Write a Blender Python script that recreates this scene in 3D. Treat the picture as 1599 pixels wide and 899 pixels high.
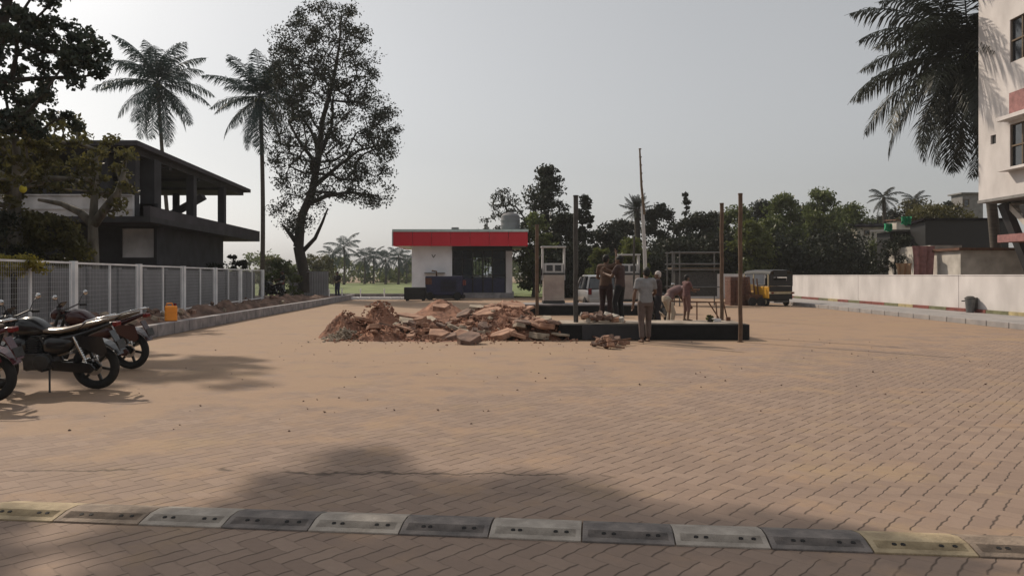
import bpy, bmesh, math, random
import numpy as np
from mathutils import Vector, Matrix, Quaternion

for o in list(bpy.data.objects): bpy.data.objects.remove(o)
S = bpy.context.scene
R = math.radians
random.seed(7); RNG = np.random.default_rng(7)

# ------------------------------------------------------------------ camera, light, exposure
F, H, HY, CX = 1155.0, 1.5, 430.0, 799.5          # focal length in photo pixels, eye height, horizon row
cam_d = bpy.data.cameras.new('camera'); cam = bpy.data.objects.new('camera', cam_d)
S.collection.objects.link(cam); S.camera = cam
cam.location = (0, 0, H); cam.rotation_euler = (R(90), 0, 0)
cam_d.sensor_width = 36; cam_d.lens = 36 * F / 1599; cam_d.shift_y = -(449.5 - HY) / 1599
cam_d.clip_start = 0.05; cam_d.clip_end = 4000

SUN_EL, SUN_AZ = 38.0, -43.0                      # azimuth from +Y, negative to the left
w = bpy.data.worlds.new('World'); S.world = w; w.use_nodes = True
nt = w.node_tree; bg = nt.nodes['Background']
sky = nt.nodes.new('ShaderNodeTexSky'); sky.sky_type = 'NISHITA'; sky.sun_disc = False
sky.sun_elevation = R(SUN_EL); sky.sun_rotation = R(SUN_AZ); sky.dust_density = 2.2; sky.air_density = 1.2; sky.ozone_density = 1.0
hs = nt.nodes.new('ShaderNodeHueSaturation'); hs.inputs['Saturation'].default_value = 0.22
nt.links.new(sky.outputs[0], hs.inputs['Color'])
# milky dust layer: even veil; the brighter unseen part overhead is added fill light
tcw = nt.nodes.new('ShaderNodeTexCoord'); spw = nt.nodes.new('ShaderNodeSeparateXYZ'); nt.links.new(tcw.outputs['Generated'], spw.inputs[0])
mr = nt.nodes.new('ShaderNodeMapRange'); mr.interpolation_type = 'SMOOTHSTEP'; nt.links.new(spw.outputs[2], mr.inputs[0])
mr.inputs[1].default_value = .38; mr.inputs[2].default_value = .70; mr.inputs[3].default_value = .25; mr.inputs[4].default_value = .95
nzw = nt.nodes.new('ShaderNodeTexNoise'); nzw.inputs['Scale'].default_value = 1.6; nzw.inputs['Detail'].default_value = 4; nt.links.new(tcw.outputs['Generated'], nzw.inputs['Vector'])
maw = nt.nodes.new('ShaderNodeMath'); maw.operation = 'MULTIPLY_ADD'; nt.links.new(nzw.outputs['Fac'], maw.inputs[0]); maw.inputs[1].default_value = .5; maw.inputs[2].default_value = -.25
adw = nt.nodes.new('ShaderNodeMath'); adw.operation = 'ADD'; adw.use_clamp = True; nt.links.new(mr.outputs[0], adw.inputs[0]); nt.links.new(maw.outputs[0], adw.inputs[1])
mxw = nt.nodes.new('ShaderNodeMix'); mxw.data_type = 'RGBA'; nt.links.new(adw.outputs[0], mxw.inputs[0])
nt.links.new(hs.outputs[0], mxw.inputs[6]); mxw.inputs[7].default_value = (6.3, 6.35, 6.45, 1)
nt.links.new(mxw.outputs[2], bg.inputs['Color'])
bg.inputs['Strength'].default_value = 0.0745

sl = bpy.data.lights.new('sun', 'SUN'); so = bpy.data.objects.new('sun', sl); S.collection.objects.link(so)
sl.energy = 3.15; sl.angle = R(1.2); sl.color = (1.0, 0.86, 0.70)
sd = Vector((math.sin(R(SUN_AZ)) * math.cos(R(SUN_EL)), math.cos(R(SUN_AZ)) * math.cos(R(SUN_EL)), math.sin(R(SUN_EL))))
so.rotation_euler = sd.to_track_quat('Z', 'Y').to_euler(); so.location = (-30, 20, 40)
S.view_settings.view_transform = 'Standard'; S.view_settings.look = 'None'
S.view_settings.exposure = 0.3; S.view_settings.gamma = 1.0; S.view_settings.use_curve_mapping = False

# ------------------------------------------------------------------ helpers
def PX(px, Y): return (px - CX) / F * Y
def PZ(py, Y): return H - (py - HY) / F * Y
def GY(py, z=0.0): return F * (H - z) / (py - HY)
def P(px, py, Y): return Vector((PX(px, Y), Y, PZ(py, Y)))

def mat(name, col, rough=0.8, metal=0.0, var=0.12, scale=6.0, bump=0.0, bscale=None, col2=None, spec=0.4, thr=None, detail=5, stretch=None):
    m = bpy.data.materials.new(name); m.use_nodes = True; t = m.node_tree; n = t.nodes; l = t.links
    b = n['Principled BSDF']; b.inputs['Roughness'].default_value = rough; b.inputs['Metallic'].default_value = metal
    b.inputs['Specular IOR Level'].default_value = spec
    tc = n.new('ShaderNodeTexCoord'); vec = tc.outputs['Object']
    if stretch:
        mp = n.new('ShaderNodeMapping'); mp.inputs['Scale'].default_value = stretch; l.new(vec, mp.inputs['Vector']); vec = mp.outputs[0]
    nz = n.new('ShaderNodeTexNoise'); nz.inputs['Scale'].default_value = scale; nz.inputs['Detail'].default_value = detail
    l.new(vec, nz.inputs['Vector'])
    r = n.new('ShaderNodeValToRGB')
    c1 = [max(0, c * (1 - var)) for c in col]; c2 = [min(1, c * (1 + var)) for c in (col2 or col)]
    lo, hi = thr or (0.3, 0.7)
    r.color_ramp.elements[0].position = lo; r.color_ramp.elements[1].position = hi
    r.color_ramp.elements[0].color = (*c1, 1); r.color_ramp.elements[1].color = (*c2, 1)
    l.new(nz.outputs['Fac'], r.inputs['Fac']); l.new(r.outputs[0], b.inputs['Base Color'])
    if bump:
        n2 = n.new('ShaderNodeTexNoise'); n2.inputs['Scale'].default_value = bscale or scale * 3; n2.inputs['Detail'].default_value = 6
        l.new(vec, n2.inputs['Vector'])
        bp = n.new('ShaderNodeBump'); bp.inputs['Strength'].default_value = bump; bp.inputs['Distance'].default_value = 0.03
        l.new(n2.outputs['Fac'], bp.inputs['Height']); l.new(bp.outputs[0], b.inputs['Normal'])
    return m

def leafmat(name, c1, c2, trans=0.3, scale=0.6):
    m = bpy.data.materials.new(name); m.use_nodes = True; t = m.node_tree; n = t.nodes; l = t.links
    n.remove(n['Principled BSDF']); out = n['Material Output']
    tc = n.new('ShaderNodeTexCoord'); nz = n.new('ShaderNodeTexNoise'); nz.inputs['Scale'].default_value = scale; nz.inputs['Detail'].default_value = 8
    nz.inputs['Roughness'].default_value = 0.7
    l.new(tc.outputs['Object'], nz.inputs['Vector'])
    r = n.new('ShaderNodeValToRGB'); r.color_ramp.elements[0].position = .35; r.color_ramp.elements[1].position = .65
    r.color_ramp.elements[0].color = (*c1, 1); r.color_ramp.elements[1].color = (*c2, 1)
    l.new(nz.outputs['Fac'], r.inputs['Fac'])
    d = n.new('ShaderNodeBsdfDiffuse'); tr = n.new('ShaderNodeBsdfTranslucent'); mx = n.new('ShaderNodeMixShader')
    mx.inputs[0].default_value = trans
    l.new(r.outputs[0], d.inputs['Color']); l.new(r.outputs[0], tr.inputs['Color'])
    l.new(d.outputs[0], mx.inputs[1]); l.new(tr.outputs[0], mx.inputs[2])
    gl = n.new('ShaderNodeBsdfGlossy'); gl.inputs['Roughness'].default_value = .45; gl.inputs['Color'].default_value = (.8, .8, .8, 1)
    m2 = n.new('ShaderNodeMixShader'); m2.inputs[0].default_value = .03
    l.new(mx.outputs[0], m2.inputs[1]); l.new(gl.outputs[0], m2.inputs[2]); l.new(m2.outputs[0], out.inputs['Surface'])
    return m

class MB:
    def __init__(s): s.v = []; s.f = []; s.m = []; s.cur = 0
    def add(s, vs, fs):
        b = len(s.v); s.v += [tuple(v) for v in vs]; s.f += [tuple(b + i for i in f) for f in fs]; s.m += [s.cur] * len(fs); return s
    def box(s, x0, x1, y0, y1, z0, z1):
        return s.add([(x0,y0,z0),(x1,y0,z0),(x1,y1,z0),(x0,y1,z0),(x0,y0,z1),(x1,y0,z1),(x1,y1,z1),(x0,y1,z1)],
                     [(0,3,2,1),(4,5,6,7),(0,1,5,4),(1,2,6,5),(2,3,7,6),(3,0,4,7)])
    def obox(s, M, sx, sy, sz):
        c = [M @ Vector((x*sx/2, y*sy/2, z*sz/2)) for z in (-1,1) for y in (-1,1) for x in (-1,1)]
        return s.add(c, [(0,2,3,1),(4,5,7,6),(0,1,5,4),(1,3,7,5),(3,2,6,7),(2,0,4,6)])
    def bar(s, a, b, wd, ht=None):
        a = Vector(a); b = Vector(b); d = b - a; q = d.to_track_quat('X', 'Z')
        return s.obox(Matrix.Translation((a+b)/2) @ q.to_matrix().to_4x4(), d.length, wd, ht or wd)
    def tube(s, pts, rad, n=8, cap=True, sq=None):
        pts = [Vector(p) for p in pts]; k = len(pts)
        rad = rad if isinstance(rad, (list, tuple)) else [rad] * k
        vs = []; up = Vector((0, 0, 1)); ref = None
        for i, p in enumerate(pts):
            d = (pts[min(i+1, k-1)] - pts[max(i-1, 0)]).normalized()
            if ref is None:
                ref = d.cross(up if abs(d.z) < .9 else Vector((0, 1, 0))).normalized()
            ref = (ref - d * ref.dot(d)).normalized(); o = d.cross(ref)
            for j in range(n):
                a = 2*math.pi*j/n; rr = rad[i]
                ra, rb = (rr if not isinstance(rr, tuple) else rr[0]), (rr if not isinstance(rr, tuple) else rr[1])
                vs.append(p + ref*math.cos(a)*ra + o*math.sin(a)*rb)
        fs = [(i*n+j, i*n+(j+1)%n, (i+1)*n+(j+1)%n, (i+1)*n+j) for i in range(k-1) for j in range(n)]
        if cap: fs += [tuple(range(n-1, -1, -1)), tuple((k-1)*n+j for j in range(n))]
        return s.add(vs, fs)
    def prism(s, pts, y0, y1, axis='y'):
        n = len(pts)
        mk = {'y': lambda a, b, c: (a, c, b), 'x': lambda a, b, c: (c, a, b), 'z': lambda a, b, c: (a, b, c)}[axis]
        vs = [mk(a, b, y0) for a, b in pts] + [mk(a, b, y1) for a, b in pts]
        return s.add(vs, [tuple(range(n)), tuple(range(2*n-1, n-1, -1))] + [(i, i+n, (i+1)%n+n, (i+1)%n) for i in range(n)])
    def ell(s, c, rx, ry, rz, nu=14, nv=8, v0=0.0, v1=1.0):
        vs = []; c = Vector(c)
        for i in range(nv+1):
            t = math.pi*(v0+(v1-v0)*i/nv)
            for j in range(nu):
                a = 2*math.pi*j/nu; vs.append(c + Vector((rx*math.sin(t)*math.cos(a), ry*math.sin(t)*math.sin(a), rz*math.cos(t))))
        return s.add(vs, [(i*nu+j, (i+1)*nu+j, (i+1)*nu+(j+1)%nu, i*nu+(j+1)%nu) for i in range(nv) for j in range(nu)])
    def lathe(s, prof, c=(0,0,0), n=20, axis='z'):
        vs = []
        for r, z in prof:
            for j in range(n):
                a = 2*math.pi*j/n; x, y = r*math.cos(a), r*math.sin(a)
                q = (x, y, z) if axis == 'z' else (x, z, y)
                vs.append((q[0]+c[0], q[1]+c[1], q[2]+c[2]))
        k = len(prof)
        return s.add(vs, [(i*n+j, i*n+(j+1)%n, (i+1)*n+(j+1)%n, (i+1)*n+j) for i in range(k-1) for j in range(n)])
    def loft(s, secs, cap=True):
        n = len(secs[0]); vs = [p for q in secs for p in q]
        fs = [(i*n+j, i*n+(j+1)%n, (i+1)*n+(j+1)%n, (i+1)*n+j) for i in range(len(secs)-1) for j in range(n)]
        if cap: fs += [tuple(range(n-1, -1, -1)), tuple((len(secs)-1)*n+j for j in range(n))]
        return s.add(vs, fs)
    def build(s, name, m, parent=None, smooth=False, bevel=0, label=None, kind=None, sub=0):
        me = bpy.data.meshes.new(name); me.from_pydata(s.v, [], s.f)
        ms = m if isinstance(m, (list, tuple)) else [m]
        for x in ms: me.materials.append(x)
        if len(ms) > 1: me.polygons.foreach_set('material_index', s.m)
        bm = bmesh.new(); bm.from_mesh(me); bmesh.ops.recalc_face_normals(bm, faces=bm.faces[:]); bm.to_mesh(me); bm.free()
        if smooth:
            me.polygons.foreach_set('use_smooth', [True]*len(me.polygons))
        o = bpy.data.objects.new(name, me); S.collection.objects.link(o)
        if smooth == 'auto':
            try: me.set_sharp_from_angle(angle=R(40))
            except Exception: pass
        if bevel:
            b = o.modifiers.new('b', 'BEVEL'); b.width = bevel; b.segments = 2; b.limit_method = 'ANGLE'
        if sub:
            b = o.modifiers.new('s', 'SUBSURF'); b.levels = sub; b.render_levels = sub
        if parent is not None: o.parent = parent
        if label: o['label'] = label
        if kind: o['kind'] = kind
        return o

def tag(o, label, cat, group=None):
    o['label'] = label; o['category'] = cat
    if group: o['group'] = group
    return o
def thing(name, label, cat, loc=(0,0,0), rz=0.0, group=None):
    o = bpy.data.objects.new(name, None); S.collection.objects.link(o); o.empty_display_size = .2
    o.location = loc; o.rotation_euler = (0, 0, rz); return tag(o, label, cat, group)
def struct(o): o['kind'] = 'structure'; return o
def dup(o, loc=None, rz=None, label=None, group=None, parent=None, sc=None, mats=None):
    c = o.copy(); S.collection.objects.link(c); c.parent = parent
    if loc is not None: c.location = loc
    if rz is not None: c.rotation_euler = (0, 0, rz)
    if sc is not None: c.scale = sc if isinstance(sc, (tuple, list)) else (sc, sc, sc)
    if label: c['label'] = label
    if group: c['group'] = group
    if mats and c.type == 'MESH' and any(m.name in mats for m in c.data.materials):
        c.data = c.data.copy()
        for i, m in enumerate(c.data.materials):
            if m.name in mats: c.data.materials[i] = mats[m.name]
    for ch in o.children: dup(ch, parent=c, mats=mats)
    return c

# ------------------------------------------------------------------ materials
M = {}
M['white_paint'] = mat('white_paint', (.74,.74,.76), .6, var=.1, scale=2, col2=(.80,.80,.80), bump=.05)
M['wall_white'] = mat('wall_white', (.50,.47,.46), .85, var=.09, scale=1.1, col2=(.58,.55,.54), bump=.08, bscale=20, stretch=(1,1,.55), detail=9)
M['wall_grey'] = mat('wall_grey', (.17,.17,.18), .85, var=.2, scale=.8, bump=.1, bscale=14)
M['wall_old'] = mat('wall_old', (.36,.33,.29), .9, var=.2, scale=1.5, col2=(.46,.43,.39), bump=.2)
M['concrete'] = mat('concrete', (.20,.195,.19), .9, var=.2, scale=3, bump=.2)
M['kerb'] = mat('kerb', (.20,.19,.20), .85, var=.2, scale=3, col2=(.27,.25,.25), bump=.2)
M['path'] = mat('path', (.24,.23,.23), .85, var=.12, scale=2, col2=(.28,.26,.25), bump=.15)
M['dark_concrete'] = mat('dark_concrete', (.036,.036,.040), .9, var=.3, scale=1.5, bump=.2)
M['roof_dark'] = mat('roof_dark', (.012,.011,.015), 1.0, var=.3, scale=1, bump=.2, spec=.05)
M['black'] = mat('black', (.012,.012,.013), .5, var=.2)
M['island_black'] = mat('island_black', (.006,.006,.0065), .9, var=.4, scale=5, bump=.3)
M['red'] = mat('red', (.55,.012,.03), .45, var=.08, scale=1)
M['trim_teal'] = mat('trim_teal', (.50,.62,.60), .5, var=.08)
M['navy'] = mat('navy', (.02,.022,.055), .45, var=.2)
M['glass'] = mat('glass_dark', (.012,.015,.02), .08, var=.1, spec=.8)
M['galv'] = mat('galv', (.13,.13,.13), .5, .5, var=.2, scale=4)
M['pipe_grey'] = mat('pipe_grey', (.055,.052,.048), .6, .2, var=.3, scale=5, bump=.1)
M['pipe_brown'] = mat('pipe_brown', (.105,.065,.042), .7, .1, var=.35, scale=4, bump=.1)
M['rust'] = mat('rust', (.10,.045,.025), .85, var=.4, scale=8, bump=.2)
M['wood'] = mat('wood', (.12,.085,.055), .8, var=.3, scale=3, stretch=(1,1,8), bump=.2)
M['soil'] = mat('soil', (.12,.052,.034), .95, var=.3, scale=3.5, col2=(.27,.135,.085), bump=1.0, bscale=14)
M['soil_dark'] = mat('soil_dark', (.075,.045,.035), .95, var=.4, scale=2.5, col2=(.16,.10,.075), bump=.9, bscale=9)
M['slab'] = mat('slab', (.20,.10,.066), .9, var=.25, scale=4, col2=(.34,.20,.135), bump=.5, bscale=20)
M['slab2'] = mat('slab2', (.22,.18,.135), .9, var=.25, scale=4, col2=(.34,.28,.215), bump=.5, bscale=20)
M['slab3'] = mat('slab3', (.10,.062,.05), .9, var=.3, scale=4, col2=(.19,.12,.09), bump=.5, bscale=20)
M['bark'] = mat('bark', (.035,.03,.025), .95, var=.3, scale=4, stretch=(1,1,.3), bump=.6)
M['bark_pale'] = mat('bark_pale', (.13,.12,.10), .95, var=.35, scale=4, stretch=(1,1,.3), bump=.5, thr=(.4,.6))
M['palm_bark'] = mat('palm_bark', (.07,.06,.05), .95, var=.3, scale=9, stretch=(.3,.3,1.5), bump=.6)
M['tyre'] = mat('tyre', (.012,.012,.012), .75, var=.2, scale=20, bump=.3, bscale=60)
M['alloy'] = mat('alloy', (.05,.05,.05), .35, .7, var=.15)
M['engine'] = mat('engine', (.05,.05,.05), .5, .5, var=.3, scale=15)
M['chrome'] = mat('chrome', (.55,.55,.55), .15, 1.0, var=.05)
M['bike_black'] = mat('bike_black', (.010,.010,.011), .22, var=.1, spec=.6)
M['bike_red'] = mat('bike_red', (.035,.005,.007), .22, var=.1, spec=.6)
M['bike_maroon'] = mat('bike_maroon', (.07,.012,.02), .22, var=.1, spec=.6)
M['seat'] = mat('seat_vinyl', (.16,.12,.085), .25, var=.2, scale=10, spec=.7)
M['lamp_red'] = mat('lamp_red', (.13,.006,.008), .2, var=.05)
M['lamp_clear'] = mat('lamp_clear', (.6,.6,.6), .1, var=.05)
M['yellow'] = mat('yellow', (.55,.29,.03), .45, var=.12, scale=3)
M['cream'] = mat('cream', (.42,.36,.24), .6, var=.15)
M['pump'] = mat('pump_paint', (.30,.245,.225), .55, var=.15, scale=2, col2=(.34,.29,.25))
M['pump_white'] = mat('pump_white', (.42,.42,.42), .5, var=.08)
M['orange'] = mat('orange_plastic', (.80,.28,.03), .45, var=.08)
M['car_white'] = mat('car_white', (.36,.35,.34), .25, var=.04, spec=.6)
M['skin'] = mat('skin', (.12,.065,.042), .6, var=.1)
M['hair'] = mat('hair', (.008,.007,.007), .7, var=.2)
M['brick'] = mat('brick', (.12,.055,.038), .9, var=.35, scale=9, bump=.3)
M['carton'] = mat('carton', (.34,.22,.13), .85, var=.15)
M['pink'] = mat('pink', (.27,.13,.125), .85, var=.25, scale=5)
M['green_cloth'] = mat('green_cloth', (.01,.24,.11), .8, var=.2, scale=5)
M['grass'] = mat('grass', (.06,.095,.018), .95, var=.3, scale=.4, col2=(.14,.17,.05), bump=.4)
M['band_red'] = mat('band_red', (.17,.05,.04), .85, var=.3, scale=5)
M['band_yellow'] = mat('band_yellow', (.34,.28,.15), .85, var=.3, scale=5)
M['band_green'] = mat('band_green', (.13,.13,.07), .85, var=.3, scale=5)
M['sheet'] = mat('corrugated_sheet', (.27,.27,.28), .5, .3, var=.15, scale=1.5)
M['rub_dark'] = mat('rubber_dark', (.105,.095,.092), .85, var=.3, scale=7, col2=(.175,.15,.135), bump=.4, bscale=50)
M['rub_pale'] = mat('rubber_pale', (.26,.225,.19), .85, var=.15, scale=7, col2=(.37,.325,.28), bump=.4, bscale=50)
M['rub_brown'] = mat('rubber_brown', (.14,.105,.08), .85, var=.25, scale=7, col2=(.24,.185,.14), bump=.4, bscale=50)
M['rub_yellow'] = mat('rubber_yellow', (.34,.27,.15), .85, var=.2, scale=7, col2=(.44,.36,.21), bump=.4, bscale=50)
M['leaf_dark'] = leafmat('leaf_dark', (.010,.014,.009), (.028,.036,.018), .2)
M['leaf_mid'] = leafmat('leaf_mid', (.030,.044,.016), (.15,.18,.055), .4)
M['leaf_light'] = leafmat('leaf_light', (.045,.060,.015), (.13,.15,.035), .4)
M['leaf_olive'] = leafmat('leaf_olive', (.04,.04,.012), (.12,.11,.035), .35)
M['leaf_near'] = leafmat('leaf_near', (.018,.028,.022), (.045,.06,.04), .25, 1.5)
M['leaf_palm'] = leafmat('leaf_palm', (.012,.030,.030), (.03,.06,.055), .2, .8)
M['leaf_palm_dark'] = leafmat('leaf_palm_dark', (.010,.014,.010), (.028,.034,.022), .15, .8)
M['leaf_yellow'] = leafmat('leaf_yellow', (.16,.14,.02), (.34,.28,.04), .5, 2)

def paving_mat():
    m = bpy.data.materials.new('block_paving'); m.use_nodes = True; t = m.node_tree; n = t.nodes; l = t.links
    b = n['Principled BSDF']; b.inputs['Roughness'].default_value = .88; b.inputs['Specular IOR Level'].default_value = .25
    def mth(op, a, c=None, d=None, clamp=False):
        x = n.new('ShaderNodeMath'); x.operation = op; x.use_clamp = clamp
        for i, v in enumerate((a, c, d)):
            if v is None: continue
            if isinstance(v, (int, float)): x.inputs[i].default_value = v
            else: l.new(v, x.inputs[i])
        return x.outputs[0]
    def noise(vec, sc, det=4, rough=.55):
        x = n.new('ShaderNodeTexNoise'); x.inputs['Scale'].default_value = sc; x.inputs['Detail'].default_value = det; x.inputs['Roughness'].default_value = rough
        l.new(vec, x.inputs['Vector']); return x.outputs['Fac']
    def smooth(v, a, c):
        x = n.new('ShaderNodeMapRange'); x.interpolation_type = 'SMOOTHSTEP'; l.new(v, x.inputs[0])
        x.inputs[1].default_value = a; x.inputs[2].default_value = c; return x.outputs[0]
    tc = n.new('ShaderNodeTexCoord'); obj = tc.outputs['Object']
    mp = n.new('ShaderNodeMapping'); mp.inputs['Rotation'].default_value = (0, 0, R(42)); mp.inputs['Scale'].default_value = (1/.115, 1/.115, 1)
    l.new(obj, mp.inputs['Vector'])
    wob = n.new('ShaderNodeTexNoise'); wob.inputs['Scale'].default_value = .35; wob.inputs['Detail'].default_value = 3; l.new(mp.outputs[0], wob.inputs['Vector'])
    va = n.new('ShaderNodeVectorMath'); va.operation = 'MULTIPLY_ADD'; l.new(wob.outputs['Color'], va.inputs[0]); va.inputs[1].default_value = (.35,.35,0); l.new(mp.outputs[0], va.inputs[2])
    sp = n.new('ShaderNodeSeparateXYZ'); l.new(va.outputs[0], sp.inputs[0]); x, y = sp.outputs[0], sp.outputs[1]
    # zigzag sides of the interlocking blocks
    zx = mth('MULTIPLY', mth('PINGPONG', y, .5), .12); zy = mth('MULTIPLY', mth('PINGPONG', x, .5), .12)
    x = mth('ADD', x, zx); y = mth('ADD', y, zy)
    i = mth('FLOOR', x); j = mth('FLOOR', y); fx = mth('SUBTRACT', x, i); fy = mth('SUBTRACT', y, j)
    k = mth('FLOORED_MODULO', mth('SUBTRACT', i, j), 4.0)
    eq = lambda v: mth('COMPARE', k, float(v), .1)
    e0, e1, e2, e3 = eq(0), eq(1), eq(2), eq(3)
    L = mth('ADD', fx, e1); Rr = mth('ADD', mth('SUBTRACT', 1.0, fx), e0); B = mth('ADD', fy, e2); T = mth('ADD', mth('SUBTRACT', 1.0, fy), e3)
    dx = mth('MINIMUM', L, Rr); dy = mth('MINIMUM', B, T)
    gapn = noise(obj, 3.0, 3)
    gw = mth('MULTIPLY_ADD', gapn, .20, -.025)
    jx = mth('SUBTRACT', 1.0, mth('DIVIDE', dx, mth('MAXIMUM', gw, .012), clamp=True), clamp=True)
    jy = mth('SUBTRACT', 1.0, mth('DIVIDE', dy, mth('MAXIMUM', gw, .012), clamp=True), clamp=True)
    # joints: one direction drawn darker, the sun's groove shade put into the colour
    jt = mth('MAXIMUM', mth('MULTIPLY', jy, .22), jx)
    cmb = n.new('ShaderNodeCombineXYZ'); l.new(mth('SUBTRACT', i, e1), cmb.inputs[0]); l.new(mth('SUBTRACT', j, e2), cmb.inputs[1])
    wn = n.new('ShaderNodeTexWhiteNoise'); wn.noise_dimensions = '2D'; l.new(cmb.outputs[0], wn.inputs['Vector'])
    so_ = n.new('ShaderNodeSeparateXYZ'); l.new(obj, so_.inputs[0])
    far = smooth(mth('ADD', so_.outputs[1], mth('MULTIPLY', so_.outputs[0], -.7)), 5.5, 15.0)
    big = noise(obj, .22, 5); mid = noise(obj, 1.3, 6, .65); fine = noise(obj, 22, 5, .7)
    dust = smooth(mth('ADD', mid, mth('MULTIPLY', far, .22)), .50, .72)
    def ramp(v, cols):
        r = n.new('ShaderNodeValToRGB'); l.new(v, r.inputs[0])
        while len(r.color_ramp.elements) < len(cols): r.color_ramp.elements.new(.5)
        for e, (p, c) in zip(r.color_ramp.elements, cols): e.position = p; e.color = (*c, 1)
        return r.outputs[0]
    def mix(f, a, c, mode='MIX'):
        x = n.new('ShaderNodeMix'); x.data_type = 'RGBA'; x.blend_type = mode
        if isinstance(f, (int, float)): x.inputs[0].default_value = f
        else: l.new(f, x.inputs[0])
        for s_, v in ((6, a), (7, c)):
            if isinstance(v, tuple): x.inputs[s_].default_value = (*v, 1)
            else: l.new(v, x.inputs[s_])
        return x.outputs[2]
    blk = ramp(wn.outputs['Value'], [(0, (.238,.172,.136)), (.5, (.268,.194,.152)), (1, (.30,.220,.172))])
    blk = mix(smooth(big, .35, .65), blk, (.31,.225,.16), 'MIX') if False else blk
    col = mix(mth('MULTIPLY', smooth(big, .38, .66), .45), blk, (.215,.157,.125))
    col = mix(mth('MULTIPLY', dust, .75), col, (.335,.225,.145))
    sand = smooth(noise(obj, .55, 6, .7), .52, .68)
    col = mix(mth('MULTIPLY', sand, .55), col, (.345,.245,.145))
    mp2 = n.new('ShaderNodeMapping'); mp2.inputs['Rotation'].default_value = (0,0,R(-14)); mp2.inputs['Scale'].default_value = (.10, 2.6, 1); l.new(obj, mp2.inputs['Vector'])
    tyre = smooth(noise(mp2.outputs[0], 1.0, 3), .60, .70)
    col = mix(mth('MULTIPLY', tyre, .22), col, (.13,.095,.078))
    # an uneven course where two areas of paving meet
    lw = mth('ADD', mth('ADD', so_.outputs[1], mth('MULTIPLY', so_.outputs[0], .035)), mth('MULTIPLY', noise(obj, 1.6, 4, .7), .45))
    seam = mth('MULTIPLY', mth('SUBTRACT', 1.0, smooth(mth('ABSOLUTE', mth('SUBTRACT', lw, 5.80)), .004, .035)), smooth(noise(obj, 1.7, 2), .42, .52))
    seam = mth('MULTIPLY', seam, mth('SUBTRACT', 1.0, smooth(so_.outputs[0], .6, 1.4)))
    jt = mth('MAXIMUM', jt, seam)
    joint = mth('MULTIPLY', jt, mth('SUBTRACT', 1.0, mth('MULTIPLY', dust, .8)))
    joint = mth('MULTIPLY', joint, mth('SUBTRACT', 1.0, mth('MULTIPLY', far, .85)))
    col = mix(mth('MULTIPLY', joint, .86), col, (.030,.022,.018))
    col = mix(mth('MULTIPLY_ADD', fine, .55, -.1), col, (.16,.115,.085))
    stain = smooth(noise(obj, .8, 6, .7), .58, .72)
    col = mix(mth('MULTIPLY', stain, .38), col, (.14,.10,.08))
    l.new(col, b.inputs['Base Color'])
    hgt = mth('ADD', mth('MULTIPLY', joint, -1.0), mth('MULTIPLY_ADD', wn.outputs['Value'], .30, mth('MULTIPLY', fine, .35)))
    hgt = mth('ADD', hgt, mth('MULTIPLY', mid, 1.2))
    bp = n.new('ShaderNodeBump'); bp.inputs['Strength'].default_value = .55; bp.inputs['Distance'].default_value = .010
    l.new(hgt, bp.inputs['Height']); l.new(bp.outputs[0], b.inputs['Normal'])
    return m
M['paving'] = paving_mat()
M['dirt'] = mat('dirt', (.16,.11,.07), .95, var=.2, scale=.3, col2=(.24,.17,.10), bump=.5, bscale=3)

# ------------------------------------------------------------------ the setting
g = MB(); g.add([(-650,-40,-.02),(650,-40,-.02),(650,1200,-.02),(-650,1200,-.02)], [(0,1,2,3)]); struct(g.build('ground', M['dirt']))
g = MB(); g.add([(-60,52,-.012),(60,52,-.012),(90,150,-.012),(-90,150,-.012)], [(0,1,2,3)]); struct(g.build('field', M['grass']))
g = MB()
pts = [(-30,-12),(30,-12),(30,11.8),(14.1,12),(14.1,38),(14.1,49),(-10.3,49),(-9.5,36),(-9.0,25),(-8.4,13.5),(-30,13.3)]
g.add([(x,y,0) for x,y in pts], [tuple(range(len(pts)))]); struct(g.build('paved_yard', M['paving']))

# left kerb and the soil verge behind it
lk = [(-8.35,13.2),(-8.62,18),(-8.98,25),(-9.35,34),(-9.75,42),(-10.1,47.5)]
kt = thing('kerb', 'long grey concrete kerb along the left side of the yard below the fence', 'kerb')
for a, b_ in zip(lk, lk[1:]):
    n_ = max(1, round((b_[1]-a[1])/1.0))
    for q in range(n_):
        p = Vector(a).lerp(Vector(b_), q/n_); p2 = Vector(a).lerp(Vector(b_), (q+1)/n_)
        mb = MB(); mb.bar((p.x-.11, p.y+.012, .155), (p2.x-.11, p2.y-.012, .155), .22, .31); mb.build('kerb_stone', M['kerb'], kt, bevel=.02)
g = MB(); vs = []
pl = [(x-.23, y) for x, y in lk]; poly = [(x, y, .20) for x, y in pl] + [(-19, 47.5, .2), (-19, 13.2, .2)]
g.add(poly, [tuple(range(len(poly)))]); struct(g.build('verge', M['soil_dark']))
# right kerb and footpath
g = MB(); g.box(14.3, 17.0, 12, 49, -.01, .15); struct(g.build('footpath', M['path']))
kt = thing('kerb', 'pale concrete kerb edging the footpath along the white wall', 'kerb')
y = 12.0
while y < 38:
    mb = MB(); mb.box(14.1, 14.295, y+.01, y+.98, -.01, .165); mb.build('kerb_stone', M['path'], kt, bevel=.015); y += 1.0

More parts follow.
